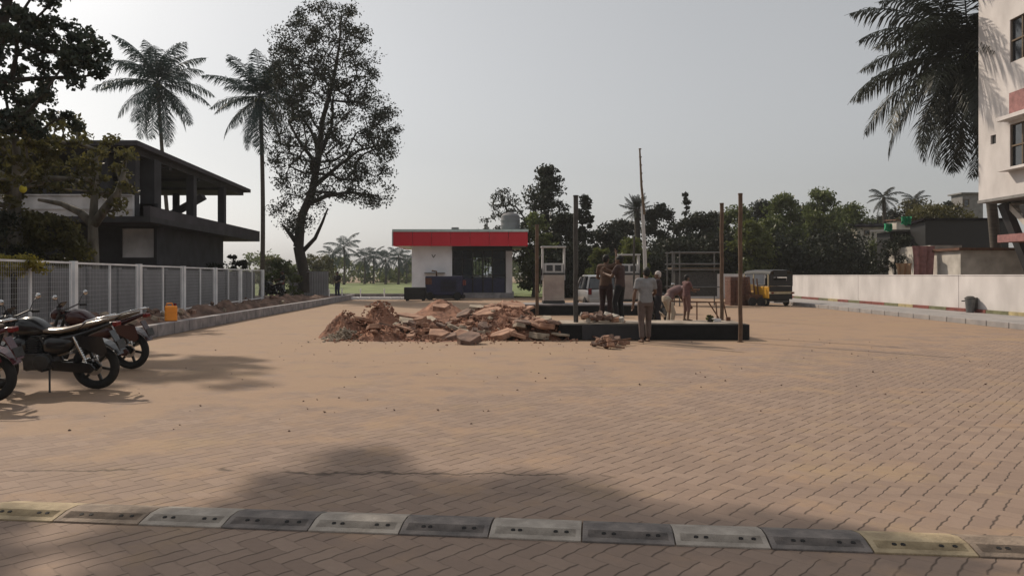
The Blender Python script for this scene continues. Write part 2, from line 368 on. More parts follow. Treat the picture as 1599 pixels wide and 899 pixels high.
HF = []
def mound(name, cx, cy, rx, ry, h, m, seed=0, n=34, rough=.3, kind='stuff', z0=0.0, label=None, cat=None, parent=None):
    rs = np.random.default_rng(seed); g = MB(); vs = []; ph = rs.uniform(0, 6.28, 12)
    for i in range(n+1):
        for j in range(n+1):
            u = i/n*2-1; v = j/n*2-1; r = math.hypot(u, v)
            ang = math.atan2(v, u); e = .82 + .10*math.sin(2*ang+ph[0]) + .06*math.sin(5*ang+ph[1])
            hh = max(0, 1-(r/e)**1.35)**.95 if seed != 3 else max(0, 1-r/e)**.85
            nz = sum(math.sin(u*f_*3+ph[k])*math.cos(v*f_*2.7+ph[k+5])/f_ for k, f_ in enumerate((1, 2.1, 4.3, 7.7)))
            z = h*hh*(1+rough*nz) + (rs.uniform(-1, 1)*.03*h*4*min(hh*3, 1)*rough*2 if hh > 0 else -.02)
            vs.append((cx+u*rx, cy+v*ry, z0+z)); HF.append(vs[-1])
    w_ = n+1
    g.add(vs, [(i*w_+j, (i+1)*w_+j, (i+1)*w_+j+1, i*w_+j+1) for i in range(n) for j in range(n)])
    o = g.build(name, m, parent, smooth=True)
    if kind: o['kind'] = kind
    if label: tag(o, label, cat)
    return o

# soil heaps between the left kerb and fence
hp = []
for k in range(13):
    Y = 14.5+k*2.3
    xk = np.interp(Y, [p[1] for p in lk], [p[0] for p in lk])
    hp.append((xk-.95-random.uniform(0,.35), Y, random.uniform(.75,.95), 1.5, random.uniform(.30,.46) - k*.010))
for k, (x, y, rx, ry, h) in enumerate(hp):
    mound('soil_heap', x, y, rx, ry, h, M['soil_dark'], seed=k+40, n=40, rough=.5, kind=None, z0=.19)
for o in [o for o in bpy.data.objects if o.name.startswith('soil_heap')]:
    tag(o, 'low heap of dark brown soil between the left kerb and the white fence', 'soil heap', 'soil heaps along the left kerb')

# ------------------------------------------------------------------ white fence with mesh panels (left)
FA, FB = -8.5, -.12
def fx_(Y): return FA + FB*Y
posts_px = [115,217,286,336,375,410]
ftop = lambda Y: 1.83 - .0022*(Y-18)
postY = [14.0] + [FA/((p-CX)/F-FB) for p in posts_px]
fence = thing('mesh_fence', 'long white metal fence with framed mesh panels behind the soil heaps', 'fence', (fx_(24), 24, .2))
def fl(o):  o.location = (-fence.location.x, -fence.location.y, -fence.location.z); return o
for Y in postY:
    mb = MB(); mb.box(fx_(Y)-.07, fx_(Y)+.07, Y-.07, Y+.07, .1, ftop(Y)+.02); fl(mb.build('post', M['white_paint'], fence))
M['mesh_wire'] = mat('mesh_wire', (.5,.5,.5), .5, .3)
for Ya, Yb in zip(postY, postY[1:]):
    A = Vector((fx_(Ya+.15), Ya+.15, 0)); B = Vector((fx_(Yb-.15), Yb-.15, 0)); zt = ftop(Ya)-.03
    mb = MB(); zb = .32
    at = lambda t, z: (A.x+(B.x-A.x)*t, A.y+(B.y-A.y)*t, z)
    mb.bar(at(0, zt), at(1, zt), .045); mb.bar(at(0, zb), at(1, zb), .045)
    for t in (0, .5, 1): mb.bar(at(t, zb), at(t, zt), .045)
    fl(mb.build('panel_frame', M['white_paint'], fence))
    mb = MB(); nv = int((Yb-Ya)/.09); nh = 13
    for q in range(1, nv): mb.bar(at(q/nv, zb), at(q/nv, zt), .004)
    for q in range(1, nh): mb.bar(at(0, zb+(zt-zb)*q/nh), at(1, zb+(zt-zb)*q/nh), .004)
    fl(mb.build('wire_mesh', M['mesh_wire'], fence))
# grey precast wall behind the fence
pw = thing('precast_wall', 'grey precast panel wall close behind the white mesh fence', 'wall', (fx_(24)-1.5, 24, 0))
Y = 11.0; k = 0
while Y < 43:
    x0, x1 = fx_(Y)-1.5, fx_(Y+2.2)-1.5
    mb = MB(); mb.bar((x0, Y+.1, .85), (x1, Y+2.1, .85), .06, 1.7); o = mb.build('wall_panel', M['wall_grey'], pw); o.location = -pw.location
    mb = MB(); mb.box(x0-.09, x0+.09, Y-.09, Y+.09, 0, 1.76); o = mb.build('wall_post', M['wall_grey'], pw); o.location = -pw.location
    Y += 2.2; k += 1
# corrugated sheet barrier further back
def sheet(px0, px1, Y, ytop, ybot, label, m):
    t = thing('sheet_barrier', label, 'barrier', (PX((px0+px1)/2, Y), Y, 0))
    wdt = PX(px1, Y)-PX(px0, Y); n_ = int(wdt/.08); z0, z1 = max(0, PZ(ybot, Y)), PZ(ytop, Y); mb = MB(); vs = []
    for q in range(n_+1):
        for z in (z0, z1): vs.append((-wdt/2+q*wdt/n_, .02*(q % 2), z))
    for q in range(n_+1):
        for z in (z0, z1): vs.append((-wdt/2+q*wdt/n_, .012+.02*(q % 2), z))
    K = 2*(n_+1)
    fs = [(2*q, 2*q+2, 2*q+3, 2*q+1) for q in range(n_)] + [(K+2*q, K+2*q+1, K+2*q+3, K+2*q+2) for q in range(n_)]
    fs += [(2*q+1, 2*q+3, K+2*q+3, K+2*q+1) for q in range(n_)]
    mb.add(vs, fs); mb.build('sheet', m, t)
    mb = MB()
    for q in range(4):
        x = -wdt/2+q*wdt/3; mb.box(x-.03, x+.03, .04, .09, 0, z1)
    mb.box(-wdt/2, wdt/2, .04, .08, z1-.02, z1+.03); mb.build('support', M['galv'], t)
sheet(452, 512, 47.8, 424, 470, 'pale corrugated sheet barrier behind the trunk of the tall airy tree', M['sheet'])

# ------------------------------------------------------------------ right boundary wall
wt = thing('boundary_wall', 'long white plastered boundary wall behind the right footpath', 'wall', (17.1, 30, .15))
def WL(o): o.location = (-17.1, -30, -.15); return o
cuts = [8, 17.15*F/(1660-CX), 17.0*F/(1497-CX), 17.0*F/(1340-CX), 48.5]
for a, b_ in zip(cuts, cuts[1:]):
    mb = MB(); mb.box(17.0, 17.2, a+.012, b_-.012, .15, 1.49); WL(mb.build('wall_bay', M['wall_white'], wt, bevel=.01))
    mb = MB(); mb.box(16.985, 17.215, a+.012, b_-.012, 1.49, 1.53); WL(mb.build('coping', M['wall_white'], wt))
y = 12.0; k = 0
while y < 48:
    c = (k//2) % 3
    mb = MB(); mb.box(16.90, 16.997, y+.01, y+1.18, .15, .27)
    WL(mb.build('skirting_block', M[['band_red','band_green','band_yellow'][[0,0,1,0,2,1][k % 6]]], wt)); y += 1.2; k += 1
# cross wall behind the rickshaw
mb = MB(); mb.box(PX(1105,44), 17.0, 48.5, 48.7, 0, 1.6); tag(mb.build('boundary_wall', M['wall_white'], bevel=.01), 'short white wall closing the yard behind the brick stack and rickshaw', 'wall')
# wall mounted bin
Yb = 17.0*F/(1527-CX)
t = thing('litter_bin', 'small grey litter bin hung on the white wall on the right', 'bin', (16.72, Yb, PZ(488, Yb)))
mb = MB(); mb.lathe([(.0,0),(.13,0),(.17,.46),(.18,.46),(.18,.49),(.15,.49),(.12,.04),(0,.04)]); mb.build('bin_body', M['galv'], t, smooth='auto')
mb = MB(); mb.box(.12,.26,-.03,.03,.05,.55); mb.box(-.2,.2,.17,.2,.40,.44); mb.build('bracket', M['pipe_grey'], t)
mb = MB(); mb.lathe([(.19,.50),(.19,.53),(.1,.60),(0,.61)]); mb.build('bin_lid', M['pipe_grey'], t, smooth='auto')

# ------------------------------------------------------------------ white upper storey building (right)
X0 = 20.0
bt = thing('white_building', 'tall white building on stilts rising at the right edge of the frame', 'building', (X0+4, 20, 0))
def BL(o): o.location = (-X0-4, -20, 0); return o
Yf = X0*F/(1528-CX); zb = 4.7
yw = X0*F/(1577-CX)
wins = [(yw-2.6, yw, PZ(262,yw), PZ(195,yw)), (yw-2.6, yw, PZ(262,yw)+4.2, PZ(195,yw)+4.2)]
def facade(mb, y0, y1, z0, z1, holes, x0, x1):
    ys = sorted({y0, y1, *[h[0] for h in holes], *[h[1] for h in holes]}); zs = sorted({z0, z1, *[h[2] for h in holes], *[h[3] for h in holes]})
    for a, b_ in zip(ys, ys[1:]):
        for c, d in zip(zs, zs[1:]):
            if any(h[0] <= a and b_ <= h[1] and h[2] <= c and d <= h[3] for h in holes): continue
            mb.box(x0, x1, a, b_, c, d)
yv = X0*F/(1551-CX)
vent = (yv-.17, yv+.17, PZ(225,yv), PZ(211,yv))
mb = MB(); facade(mb, 12, Yf, zb, 14.6, wins+[vent], X0, X0+.22); BL(mb.build('wall', M['wall_white'], bt))
mb = MB(); mb.box(X0+.22, X0+8, Yf-.22, Yf, zb, 14.6); mb.box(X0+.22, X0+8, 12, 12.2, zb, 14.6); mb.box(X0+.22, X0+8, 12.2, Yf-.22, zb, zb+.2); mb.box(X0+.22, X0+8, 12.2, Yf-.22, 14.4, 14.6)
mb.box(X0+3, X0+3.2, 12.2, Yf-.22, zb+.2, 14.4); BL(mb.build('shell', M['wall_white'], bt))
for wv in wins:
    mb = MB(); mb.box(X0+.12, X0+.16, wv[0], wv[1], wv[2], wv[3]); f_ = BL(mb.build('window', M['glass'], bt))
    mb = MB()
    for q in range(5): yy = wv[0]+(wv[1]-wv[0])*q/4; mb.box(X0+.05, X0+.09, yy-.03, yy+.03, wv[2], wv[3])
    for q in (0, .5, 1): zz = wv[2]+(wv[3]-wv[2])*q; mb.box(X0+.04, X0+.10, wv[0], wv[1], zz-.03, zz+.03)
    mb.build('window_grille', M['wood'], f_)
mb = MB(); mb.box(X0-.45, X0-.003, yw-2.8, yw+.1, PZ(262,yw)-.16, PZ(262,yw)-.06); BL(mb.build('window_sill', M['wall_white'], bt))
mb = MB(); mb.box(X0-.035, X0-.003, yw-2.6, yw, PZ(181,yw), PZ(146,yw)); BL(mb.build('pink_panel', M['pink'], bt))
mb = MB(); mb.box(X0-.5, X0-.003, 12, yw+.1, PZ(190,yw), PZ(184,yw)); BL(mb.build('sunshade', M['wall_white'], bt))
mb = MB(); mb.box(X0+.08, X0+.12, *vent); BL(mb.build('vent', M['black'], bt))
mb = MB(); mb.box(X0-.03, X0+8, 12, Yf+.03, zb-.12, zb-.003); BL(mb.build('floor_slab', M['concrete'], bt))
# slanted stilts and stair below
for px, dy in ((1556, .8), (1590, 2.6)):
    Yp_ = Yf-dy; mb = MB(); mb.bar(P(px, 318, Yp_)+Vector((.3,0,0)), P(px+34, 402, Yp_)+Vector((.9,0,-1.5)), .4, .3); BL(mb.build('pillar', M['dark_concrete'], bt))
for yy, xx in ((Yf-8,.5), (Yf-.6, 4.5), (Yf-6, 4.5)):
    mb = MB(); mb.bar((X0+xx, yy, 0), (X0+xx-.05, yy, zb-.12), .35); BL(mb.build('pillar', M['wall_old'], bt))
mb = MB(); mb.bar((X0+1.2, Yf-4.5, 1.6), (X0+1.2, Yf-.8, zb-.2), 1.1, .22)
for q in range(12):
    t_ = q/12; mb.box(X0+.7, X0+1.7, Yf-4.5+3.7*t_, Yf-4.5+3.7*t_+.3, 1.7+2.8*t_, 1.7+2.8*t_+.22)
BL(mb.build('staircase', M['wall_old'], bt))
mb = MB(); mb.box(X0+.02, X0+2.6, Yf-5, Yf-1.2, PZ(378,30), PZ(366,30)); BL(mb.build('landing', M['pink'], bt))

# lower compound building behind the white wall
def simple_house(name, label, px0, px1, Y, ytop, depth, m, roofm=None, over=.3, slope=0, wins=()):
    x0, x1 = PX(px0, Y), PX(px1, Y); zt = PZ(ytop, Y)
    t = thing(name, label, 'building' if name != 'shed' else 'shed', ((x0+x1)/2, Y, 0)); hw = (x1-x0)/2
    mb = MB(); mb.box(-hw, hw, 0, depth, 0, zt); mb.build('wall', m, t)
    if roofm:
        mb = MB(); mb.prism([(-over, zt+.005), (depth+over, zt+.005+slope), (depth+over, zt+.12+slope), (-over, zt+.12)], -hw-over, hw+over, 'x'); mb.build('roof', roofm, t)
    for (a, b_, c, d) in wins:
        wx0, wx1 = PX(a, Y)-(x0+x1)/2, PX(b_, Y)-(x0+x1)/2
        mb = MB(); mb.box(wx0, wx1, -.03, -.003, PZ(d, Y), PZ(c, Y)); wo = mb.build('window', M['glass'], t)
        mb = MB(); zz0, zz1 = PZ(d, Y), PZ(c, Y)
        for (p, q, r_, s_) in ((wx0-.05,wx0,zz0,zz1),(wx1,wx1+.05,zz0,zz1),(wx0-.05,wx1+.05,zz0-.05,zz0),(wx0-.05,wx1+.05,zz1,zz1+.05)): mb.box(p, q, -.06, -.004, r_, s_)
        mb.build('window_frame', M['wood'], wo)
    return t
simple_house('outbuilding', 'pale old plastered outbuilding just behind the right part of the white wall', 1453, 1502, 36, 383, 4, M['wall_old'])
simple_house('outbuilding', 'stained pale garden wall building below the white building on stilts', 1500, 1700, 33, 391, 3, M['wall_old'], M['rust'], .15)
simple_house('shed', 'black roofed open shed behind the pale outbuilding', 1445, 1575, 42, 344, 1.6, M['black'], M['roof_dark'], .2, -.2)
simple_house('shed', 'low dark shed with a grey sheet awning left of the black shed', 1390, 1452, 44, 362, 1.6, M['black'], M['galv'], .3, .1)
simple_house('house', 'tan far house half hidden by trees at the right', 1400, 1456, 60, 345, 1.6, M['wall_old'], M['rust'], .15, .1, [(1415,1422,349,354)])
simple_house('house', 'small beige house wall showing between the bright green cloths and the trees', 1338, 1380, 58, 355, 1.6, M['wall_old'], M['roof_dark'], .3, .4, [(1350,1357,360,366)])
simple_house('house', 'tan block of a house rising left of the white building behind the palm', 1503, 1535, 62, 303, 1.6, M['concrete'], M['concrete'], .2, 0, [(1505,1512,312,322)])
def cloth(name, label, cat, c, wd, ht, m, seed=0, rz=0):
    rs = random.Random(seed); mb = MB(); n_ = 14; vs = []
    for side in (0, 1):
        for i in range(n_+1):
            for j in range(n_+1):
                u = i/n_-.5; v = j/n_
                y = .10*math.sin(u*17+seed+v*1.5)*(1-v*.4)+.05*math.sin(u*31+v*4) + side*.02
                vs.append((u*wd*(1-.15*math.sin(v*3)), y, -v*ht*(1+.08*math.sin(u*9+seed))))
    K = (n_+1)**2; w_ = n_+1
    fs = [(i*w_+j, (i+1)*w_+j, (i+1)*w_+j+1, i*w_+j+1) for i in range(n_) for j in range(n_)]
    fs += [tuple(K+q for q in f) for f in fs]
    mb.add(vs, fs); o = mb.build(name, m, smooth=True); o.location = c; o.rotation_euler[2] = rz; return tag(o, label, cat)
cloth('hanging_cloth', 'tall pink and red cloth hanging beside the pale outbuilding', 'cloth', P(1442, 384, 35), 1.0, 2.3, M['pink'], 3)
cloth('hanging_cloth', 'narrow tan cloth hung left of the pink cloth above the white wall', 'cloth', P(1412, 411, 35.4), .8, 1.2, M['carton'], 5)
cloth('green_cloth', 'left bright green cloth scrap among the trees at right', 'cloth', P(1387, 349, 40), .42, .42, M['green_cloth'], 1)
cloth('green_cloth', 'right higher bright green cloth scrap beside the tan house', 'cloth', P(1415, 338, 40), .5, .45, M['green_cloth'], 2)

# ------------------------------------------------------------------ two storey unfinished building (left)
Y1, Y2 = 28.6, 45.0
bt = thing('unfinished_building', 'dark two storey unfinished building with an open upper floor behind the fence', 'building', (-20, Y1, 0))
def L2(o): o.location = (20, -Y1, 0); return o
side = lambda Y: -14.75-.085*(Y-Y1)                 # line of the right hand columns
XL = -34.0
def slabp(mb, x_l, over, y0, y1, z0, z1):
    mb.prism([(x_l, y0), (side(y0)+over, y0), (side(y1)+over, y1), (x_l, y1)], z0, z1, 'z')
zr = PZ(219, Y1); zfl = PZ(347, Y1)
M['roof_slab'] = mat('roof_slab', (.055,.052,.058), .95, var=.35, scale=.7, bump=.2, spec=.2)
mb = MB(); slabp(mb, XL, .25, Y1, Y2, zr-.20, zr); L2(mb.build('roof', M['roof_slab'], bt))
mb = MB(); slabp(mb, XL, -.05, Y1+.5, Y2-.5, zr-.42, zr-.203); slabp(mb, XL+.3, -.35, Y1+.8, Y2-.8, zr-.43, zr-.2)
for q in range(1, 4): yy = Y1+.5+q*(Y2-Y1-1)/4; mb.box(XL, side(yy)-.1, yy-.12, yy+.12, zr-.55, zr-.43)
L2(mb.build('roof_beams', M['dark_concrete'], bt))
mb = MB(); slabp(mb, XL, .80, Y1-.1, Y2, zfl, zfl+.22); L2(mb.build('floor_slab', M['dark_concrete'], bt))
mb = MB(); a = [(side(Y1)+.55, Y1-.1), (side(Y1)+.80, Y1-.1), (side(Y2)+.80, Y2), (side(Y2)+.55, Y2)]; mb.prism(a, zfl+.223, zfl+.62, 'z'); L2(mb.build('canopy_edge', M['roof_slab'], bt))
M['parapet'] = mat('parapet_render', (.36,.36,.37), .9, var=.3, scale=1.1, col2=(.46,.46,.47), bump=.15)
mb = MB(); mb.box(XL, PX(208, Y1), Y1-.05, Y1+.10, zfl+.223, PZ(306, Y1)); L2(mb.build('parapet', M['parapet'], bt))
mb = MB(); mb.box(XL, PX(208, Y1), Y1-.09, Y1-.053, PZ(327, Y1), PZ(325, Y1)); mb.box(XL, PX(208, Y1), Y1-.09, Y1+.12, PZ(306,Y1)+.003, PZ(306,Y1)+.06); L2(mb.build('parapet_coping', M['parapet'], bt))
mb = MB(); mb.box(PX(214, Y1+2), PX(246, Y1+2), Y1+2, Y1+2.15, zfl+.223, PZ(318, Y1+2)); L2(mb.build('low_wall', M['dark_concrete'], bt))
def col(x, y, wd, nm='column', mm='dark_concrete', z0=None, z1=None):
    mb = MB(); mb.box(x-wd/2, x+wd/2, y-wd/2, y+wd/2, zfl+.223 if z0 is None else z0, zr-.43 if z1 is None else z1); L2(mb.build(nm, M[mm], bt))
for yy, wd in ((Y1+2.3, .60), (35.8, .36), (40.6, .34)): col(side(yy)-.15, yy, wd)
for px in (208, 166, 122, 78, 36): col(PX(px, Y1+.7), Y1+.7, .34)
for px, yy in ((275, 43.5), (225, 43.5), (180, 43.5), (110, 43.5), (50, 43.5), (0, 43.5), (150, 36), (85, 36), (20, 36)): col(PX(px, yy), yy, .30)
# ground floor, set back under the slab
YW = Y1+2.4; gx = PX(245, YW)
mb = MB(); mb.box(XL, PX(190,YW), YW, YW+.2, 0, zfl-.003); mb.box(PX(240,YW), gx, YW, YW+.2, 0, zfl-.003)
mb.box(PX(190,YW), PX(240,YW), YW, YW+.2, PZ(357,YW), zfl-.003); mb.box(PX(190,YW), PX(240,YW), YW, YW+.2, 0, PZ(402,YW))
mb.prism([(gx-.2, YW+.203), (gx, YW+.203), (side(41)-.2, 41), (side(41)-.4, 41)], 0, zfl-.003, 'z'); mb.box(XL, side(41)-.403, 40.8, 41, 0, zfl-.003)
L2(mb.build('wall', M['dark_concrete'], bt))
mb = MB(); mb.box(PX(190,YW), PX(240,YW), YW+.06, YW+.12, PZ(402,YW), PZ(357,YW)); L2(mb.build('shutter', M['parapet'], bt))
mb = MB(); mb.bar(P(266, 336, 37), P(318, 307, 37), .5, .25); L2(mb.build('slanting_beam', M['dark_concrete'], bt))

# ------------------------------------------------------------------ kiosk
KY = 50.0
kx0, kx1 = PX(643, KY), PX(800, KY); kc = (kx0+kx1)/2
kt = thing('kiosk', 'white sales kiosk with a flat roof and broad red fascia', 'kiosk', (kc, KY, 0))
def KL(o): o.location = (-kc, -KY, 0); return o
zf0, zf1 = PZ(384, KY-1), PZ(362, KY-1)
fx0, fx1 = PX(614, KY-1), PX(824, KY-1)
fl_ = PZ(457, KY)
mb = MB(); [mb.box(fx0+(fx1-fx0)*q/7+(.01 if q else 0), fx0+(fx1-fx0)*(q+1)/7-(.01 if q < 6 else 0), KY-1+random.uniform(0,.012), KY-.9, zf0, zf1) for q in range(7)]; mb.box(fx0, fx0+.1, KY-.9, KY+6, zf0, zf1); mb.box(fx1-.1, fx1, KY-.9, KY+6, zf0, zf1); mb.box(fx0+.1, fx1-.1, KY+5.9, KY+6, zf0, zf1); KL(mb.build('fascia', M['red'], kt))
mb = MB(); mb.box(fx0-.06, fx1+.06, KY-1.06, KY+6.06, zf1+.003, zf1+.17); KL(mb.build('roof_edge', M['trim_teal'], kt))
mb = MB(); mb.box(fx0-.08, fx0-.003, KY-1.03, KY-.6, zf0, zf1); KL(mb.build('corner_strip', M['pump_white'], kt))
mb = MB(); mb.box(fx0+.1, fx1-.1, KY-.9, KY+5.9, zf0+.02, zf0+.1); KL(mb.build('soffit', M['wall_white'], kt))
x5, x6 = PX(706, KY), PX(790, KY)
mb = MB(); mb.box(kx0, x5, KY, KY+.2, fl_, zf0+.02); mb.box(kx0, kx0+.2, KY+.2, KY+5, fl_, zf0+.02); mb.box(kx1-.2, kx1, KY+.2, KY+5, fl_, zf0+.02)
xb0, xb1, zb0, zb1 = PX(738, KY+5), PX(768, KY+5), PZ(432, KY+5), PZ(402, KY+5)
mb.box(kx0, xb0, KY+5, KY+5.2, fl_, zf0+.02); mb.box(xb1, kx1, KY+5, KY+5.2, fl_, zf0+.02); mb.box(xb0, xb1, KY+5, KY+5.2, fl_, zb0); mb.box(xb0, xb1, KY+5, KY+5.2, zb1, zf0+.02)
M['kiosk_wall'] = mat('kiosk_wall', (.82,.84,.88), .75, var=.1, scale=1)
KL(mb.build('wall', M['kiosk_wall'], kt))
mb = MB(); mb.box(x6, kx1, KY-.06, KY+.19, fl_, PZ(392,KY)); KL(mb.build('pillar', M['wall_white'], kt))
mb = MB(); mb.box(x5, kx1, KY-.1, KY+.18, PZ(392,KY), zf0+.02); KL(mb.build('shutter_box', M['black'], kt))
mb = MB(); mb.box(kx0-.2, kx1+.1, KY-.5, KY+5.3, -.01, fl_); KL(mb.build('plinth', M['kerb'], kt))
# glazed front with door frames, see-through to the back window
mb = MB()
for px in (706, 722, 738, 754, 769, 789): x = PX(px, KY); mb.box(x-.05, x+.05, KY+.05, KY+.12, fl_+.02, PZ(392,KY))
for py in (430, 405): mb.box(x5, x6, KY+.04, KY+.13, PZ(py,KY)-.04, PZ(py,KY)+.04)
fr = KL(mb.build('door_frame', M['black'], kt))
M['clear_glass'] = bpy.data.materials.new('clear_glass'); M['clear_glass'].use_nodes = True
n_ = M['clear_glass'].node_tree; p_ = n_.nodes['Principled BSDF']; p_.inputs['Transmission Weight'].default_value = 1; p_.inputs['Roughness'].default_value = .02; p_.inputs['IOR'].default_value = 1.1; p_.inputs['Base Color'].default_value = (.55,.6,.65,1)
mb = MB(); mb.box(x5, x6, KY+.075, KY+.09, PZ(432,KY), PZ(392,KY)); mb.build('glass_pane', M['clear_glass'], fr)
mb = MB(); mb.box(x5, PX(789,KY), KY+.14, KY+.17, fl_+.01, PZ(434,KY)); KL(mb.build('counter_panel', M['navy'], kt))
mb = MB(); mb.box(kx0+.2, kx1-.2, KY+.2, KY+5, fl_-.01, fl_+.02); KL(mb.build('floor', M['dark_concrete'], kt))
mb = MB()
for q in range(7): x = xb0+(xb1-xb0)*q/6; mb.box(x-.03, x+.03, KY+5.05, KY+5.1, zb0, zb1)
KL(mb.build('window_bars', M['black'], kt))
mb = MB(); x = PX(677, KY); mb.bar((x-.12, KY-.012, PZ(402,KY)+.2), (x, KY-.012, PZ(402,KY)), .02, .05); mb.bar((x+.12, KY-.012, PZ(402,KY)+.2), (x, KY-.012, PZ(402,KY)), .02, .05); KL(mb.build('wall_mark', M['engine'], kt))
mb = MB(); mb.box(PX(664,KY), PX(695,KY), KY-.5, KY-.003, PZ(426,KY)-.05, PZ(426,KY)+.03); KL(mb.build('ledge', M['concrete'], kt))
mb = MB(); x = PX(716,KY-1); mb.box(PX(705,KY), PX(716,KY), KY, KY+.4, zf1+.173, zf1+.36); KL(mb.build('roof_vent', M['galv'], kt))
# water tank on the roof
t = thing('water_tank', 'grey cylindrical water tank standing on the kiosk roof', 'tank', (PX(797, KY+3), KY+3, zf1+.173))
mb = MB(); mb.lathe([(0,.22),(.66,.22),(.68,.3),(.68,.5),(.7,.52),(.68,.55),(.68,.85),(.7,.88),(.68,.91),(.66,1.2),(.5,1.36),(.2,1.43),(.2,1.5),(0,1.5)], n=28); mb.build('tank_body', M['wall_grey'], t, smooth='auto')
mb = MB()
for a in (-.45, 0, .45): mb.box(a-.06, a+.06, -.6, .6, 0, .1)
mb.box(-.65,.65,-.45,-.33,.1,.22); mb.box(-.65,.65,.33,.45,.1,.22); mb.build('stand', M['galv'], t)

# generator set in front of the kiosk
GYY = 45.0
t = thing('diesel_generator', 'dark blue enclosed diesel generator parked in front of the kiosk wall', 'generator', (PX(693, GYY), GYY, 0))
hw = PX(722,GYY)-PX(693,GYY); zt = PZ(431,GYY)
mb = MB(); mb.box(-hw, hw, 0, 1.3, .30, zt); mb.build('enclosure', M['navy'], t, bevel=.04)
mb = MB(); mb.box(-hw-.15, hw+.1, -.05, 1.35, .10, .297); mb.build('skid', M['black'], t)
mb = MB()
for q in range(9): z = .55+q*.08; mb.box(-.2, .75, -.03, -.003, z, z+.03)
mb.build('louvre', M['black'], t)
mb = MB(); mb.box(hw-.02, hw+.16, .2, 1.0, .9, zt-.25); mb.build('red_panel', M['band_red'], t)
mb = MB(); mb.box(-hw, -hw+.40, -.02, -.003, .95, zt-.12); mb.build('orange_panel', M['brick'], t)
mb = MB(); mb.tube([(-.5,.6,zt-.01),(-.5,.6,zt+.28),(-.8,.6,zt+.33)], .05); mb.build('exhaust_pipe', M['rust'], t, smooth=True)
for s_ in (-1, 1):
    mb = MB(); mb.lathe([(0,-.08),(.22,-.08),(.25,-.05),(.25,.05),(.22,.08),(0,.08)], c=(s_*(hw-.3), -.12, .25), axis='y'); mb.build('wheel', M['tyre'], t, smooth='auto')
mb = MB(); mb.bar((-hw-.1,.6,.2),(-hw-1.1,.6,.35),.1); mb.build('tow_bar', M['black'], t)
t = thing('water_trough', 'low black trough left of the blue generator', 'trough', (PX(652,44), 44, 0))
mb = MB(); mb.box(-.75,.5,-.4,.4,.08,.8); mb.build('trough_body', M['black'], t, bevel=.03)
for sx in (-.6,.35):
    for sy in (-.3,.3): mb = MB(); mb.box(sx-.05,sx+.05,sy-.05,sy+.05,0,.08); mb.build('leg', M['black'], t)

# short white posts and rail at the back of the yard
for k, px in enumerate((514, 534, 563, 600)):
    Y = 46.5 + (k*.4 if k else -1.0)
    mb = MB(); mb.tube([(0,0,0),(0,0,.62)], .04, 10); mb.ell((0,0,.63), .05,.05,.03); o = mb.build('marker_post', M['white_paint'], smooth='auto'); o.location = (PX(px,Y), Y, 0)
    tag(o, ['leftmost short white marker post at the back of the yard', 'short white marker post just right of the distant man', 'short white marker post left of centre before the green field', 'short white marker post nearest the black trough before the green field'][k], 'post', 'white marker posts before the field')
mb = MB()
for q in range(9):
    px = 492+q*17; mb.box(PX(px,46), PX(px+16,46), 46, 46.35, 0, .16)
o = mb.build('kerb', M['white_paint'], bevel=.02); tag(o, 'low whitewashed kerb running across the back of the yard', 'kerb')
mb = MB(); mb.box(PX(515,49), PX(650,49), 48.9, 49.2, 0, .3); tag(mb.build('kerb', M['kerb'], bevel=.02), 'dark grey kerb between the back of the yard and the green field', 'kerb')

# ------------------------------------------------------------------ pump islands
def rrect(x0, x1, y0, y1, r, n=5):
    out = []
    for cx, cy, a0 in ((x1-r,y1-r,0),(x0+r,y1-r,90),(x0+r,y0+r,180),(x1-r,y0+r,270)):
        for q in range(n+1): a = R(a0+90*q/n); out.append((cx+r*math.cos(a), cy+r*math.sin(a)))
    return out
IY = GY(531)
t = thing('pump_island', 'near black painted pump island where the workers stand', 'island', (PX(1020, IY), IY, 0))
x0, x1 = PX(872, IY)-PX(1020, IY), PX(1173, IY)-PX(1020, IY)
mb = MB(); mb.prism(rrect(x0, x1, 0, 1.45, .14), 0, .36, 'z'); mb.build('kerb_block', M['island_black'], t, smooth='auto', bevel=.015)
M['island_top'] = mat('island_top', (.20,.165,.13), .9, var=.25, scale=2, col2=(.32,.27,.22), bump=.3)
mb = MB(); mb.prism(rrect(x0+.1, x1-.1, .1, 1.35, .1), .345, .385, 'z'); mb.build('island_top', M['island_top'], t)
mb = MB(); mb.box(x0+.55, x0+1.95, -.035, -.003, .02, .34); mb.build('bare_patch', M['dark_concrete'], t)
IY2 = GY(492)
t = thing('pump_island', 'far dark pump island carrying the beige fuel pump', 'island', (PX(930, IY2), IY2, 0))
x0, x1 = PX(818, IY2)-PX(930, IY2), PX(1052, IY2)-PX(930, IY2)
mb = MB(); mb.prism(rrect(x0, x1, 0, 1.5, .3), 0, .36, 'z'); mb.build('kerb_block', M['island_black'], t, smooth='auto')
mb = MB(); mb.prism(rrect(x0-.03, x1+.03, -.03, 1.53, .3), .363, .42, 'z'); mb.build('island_top', M['kerb'], t)

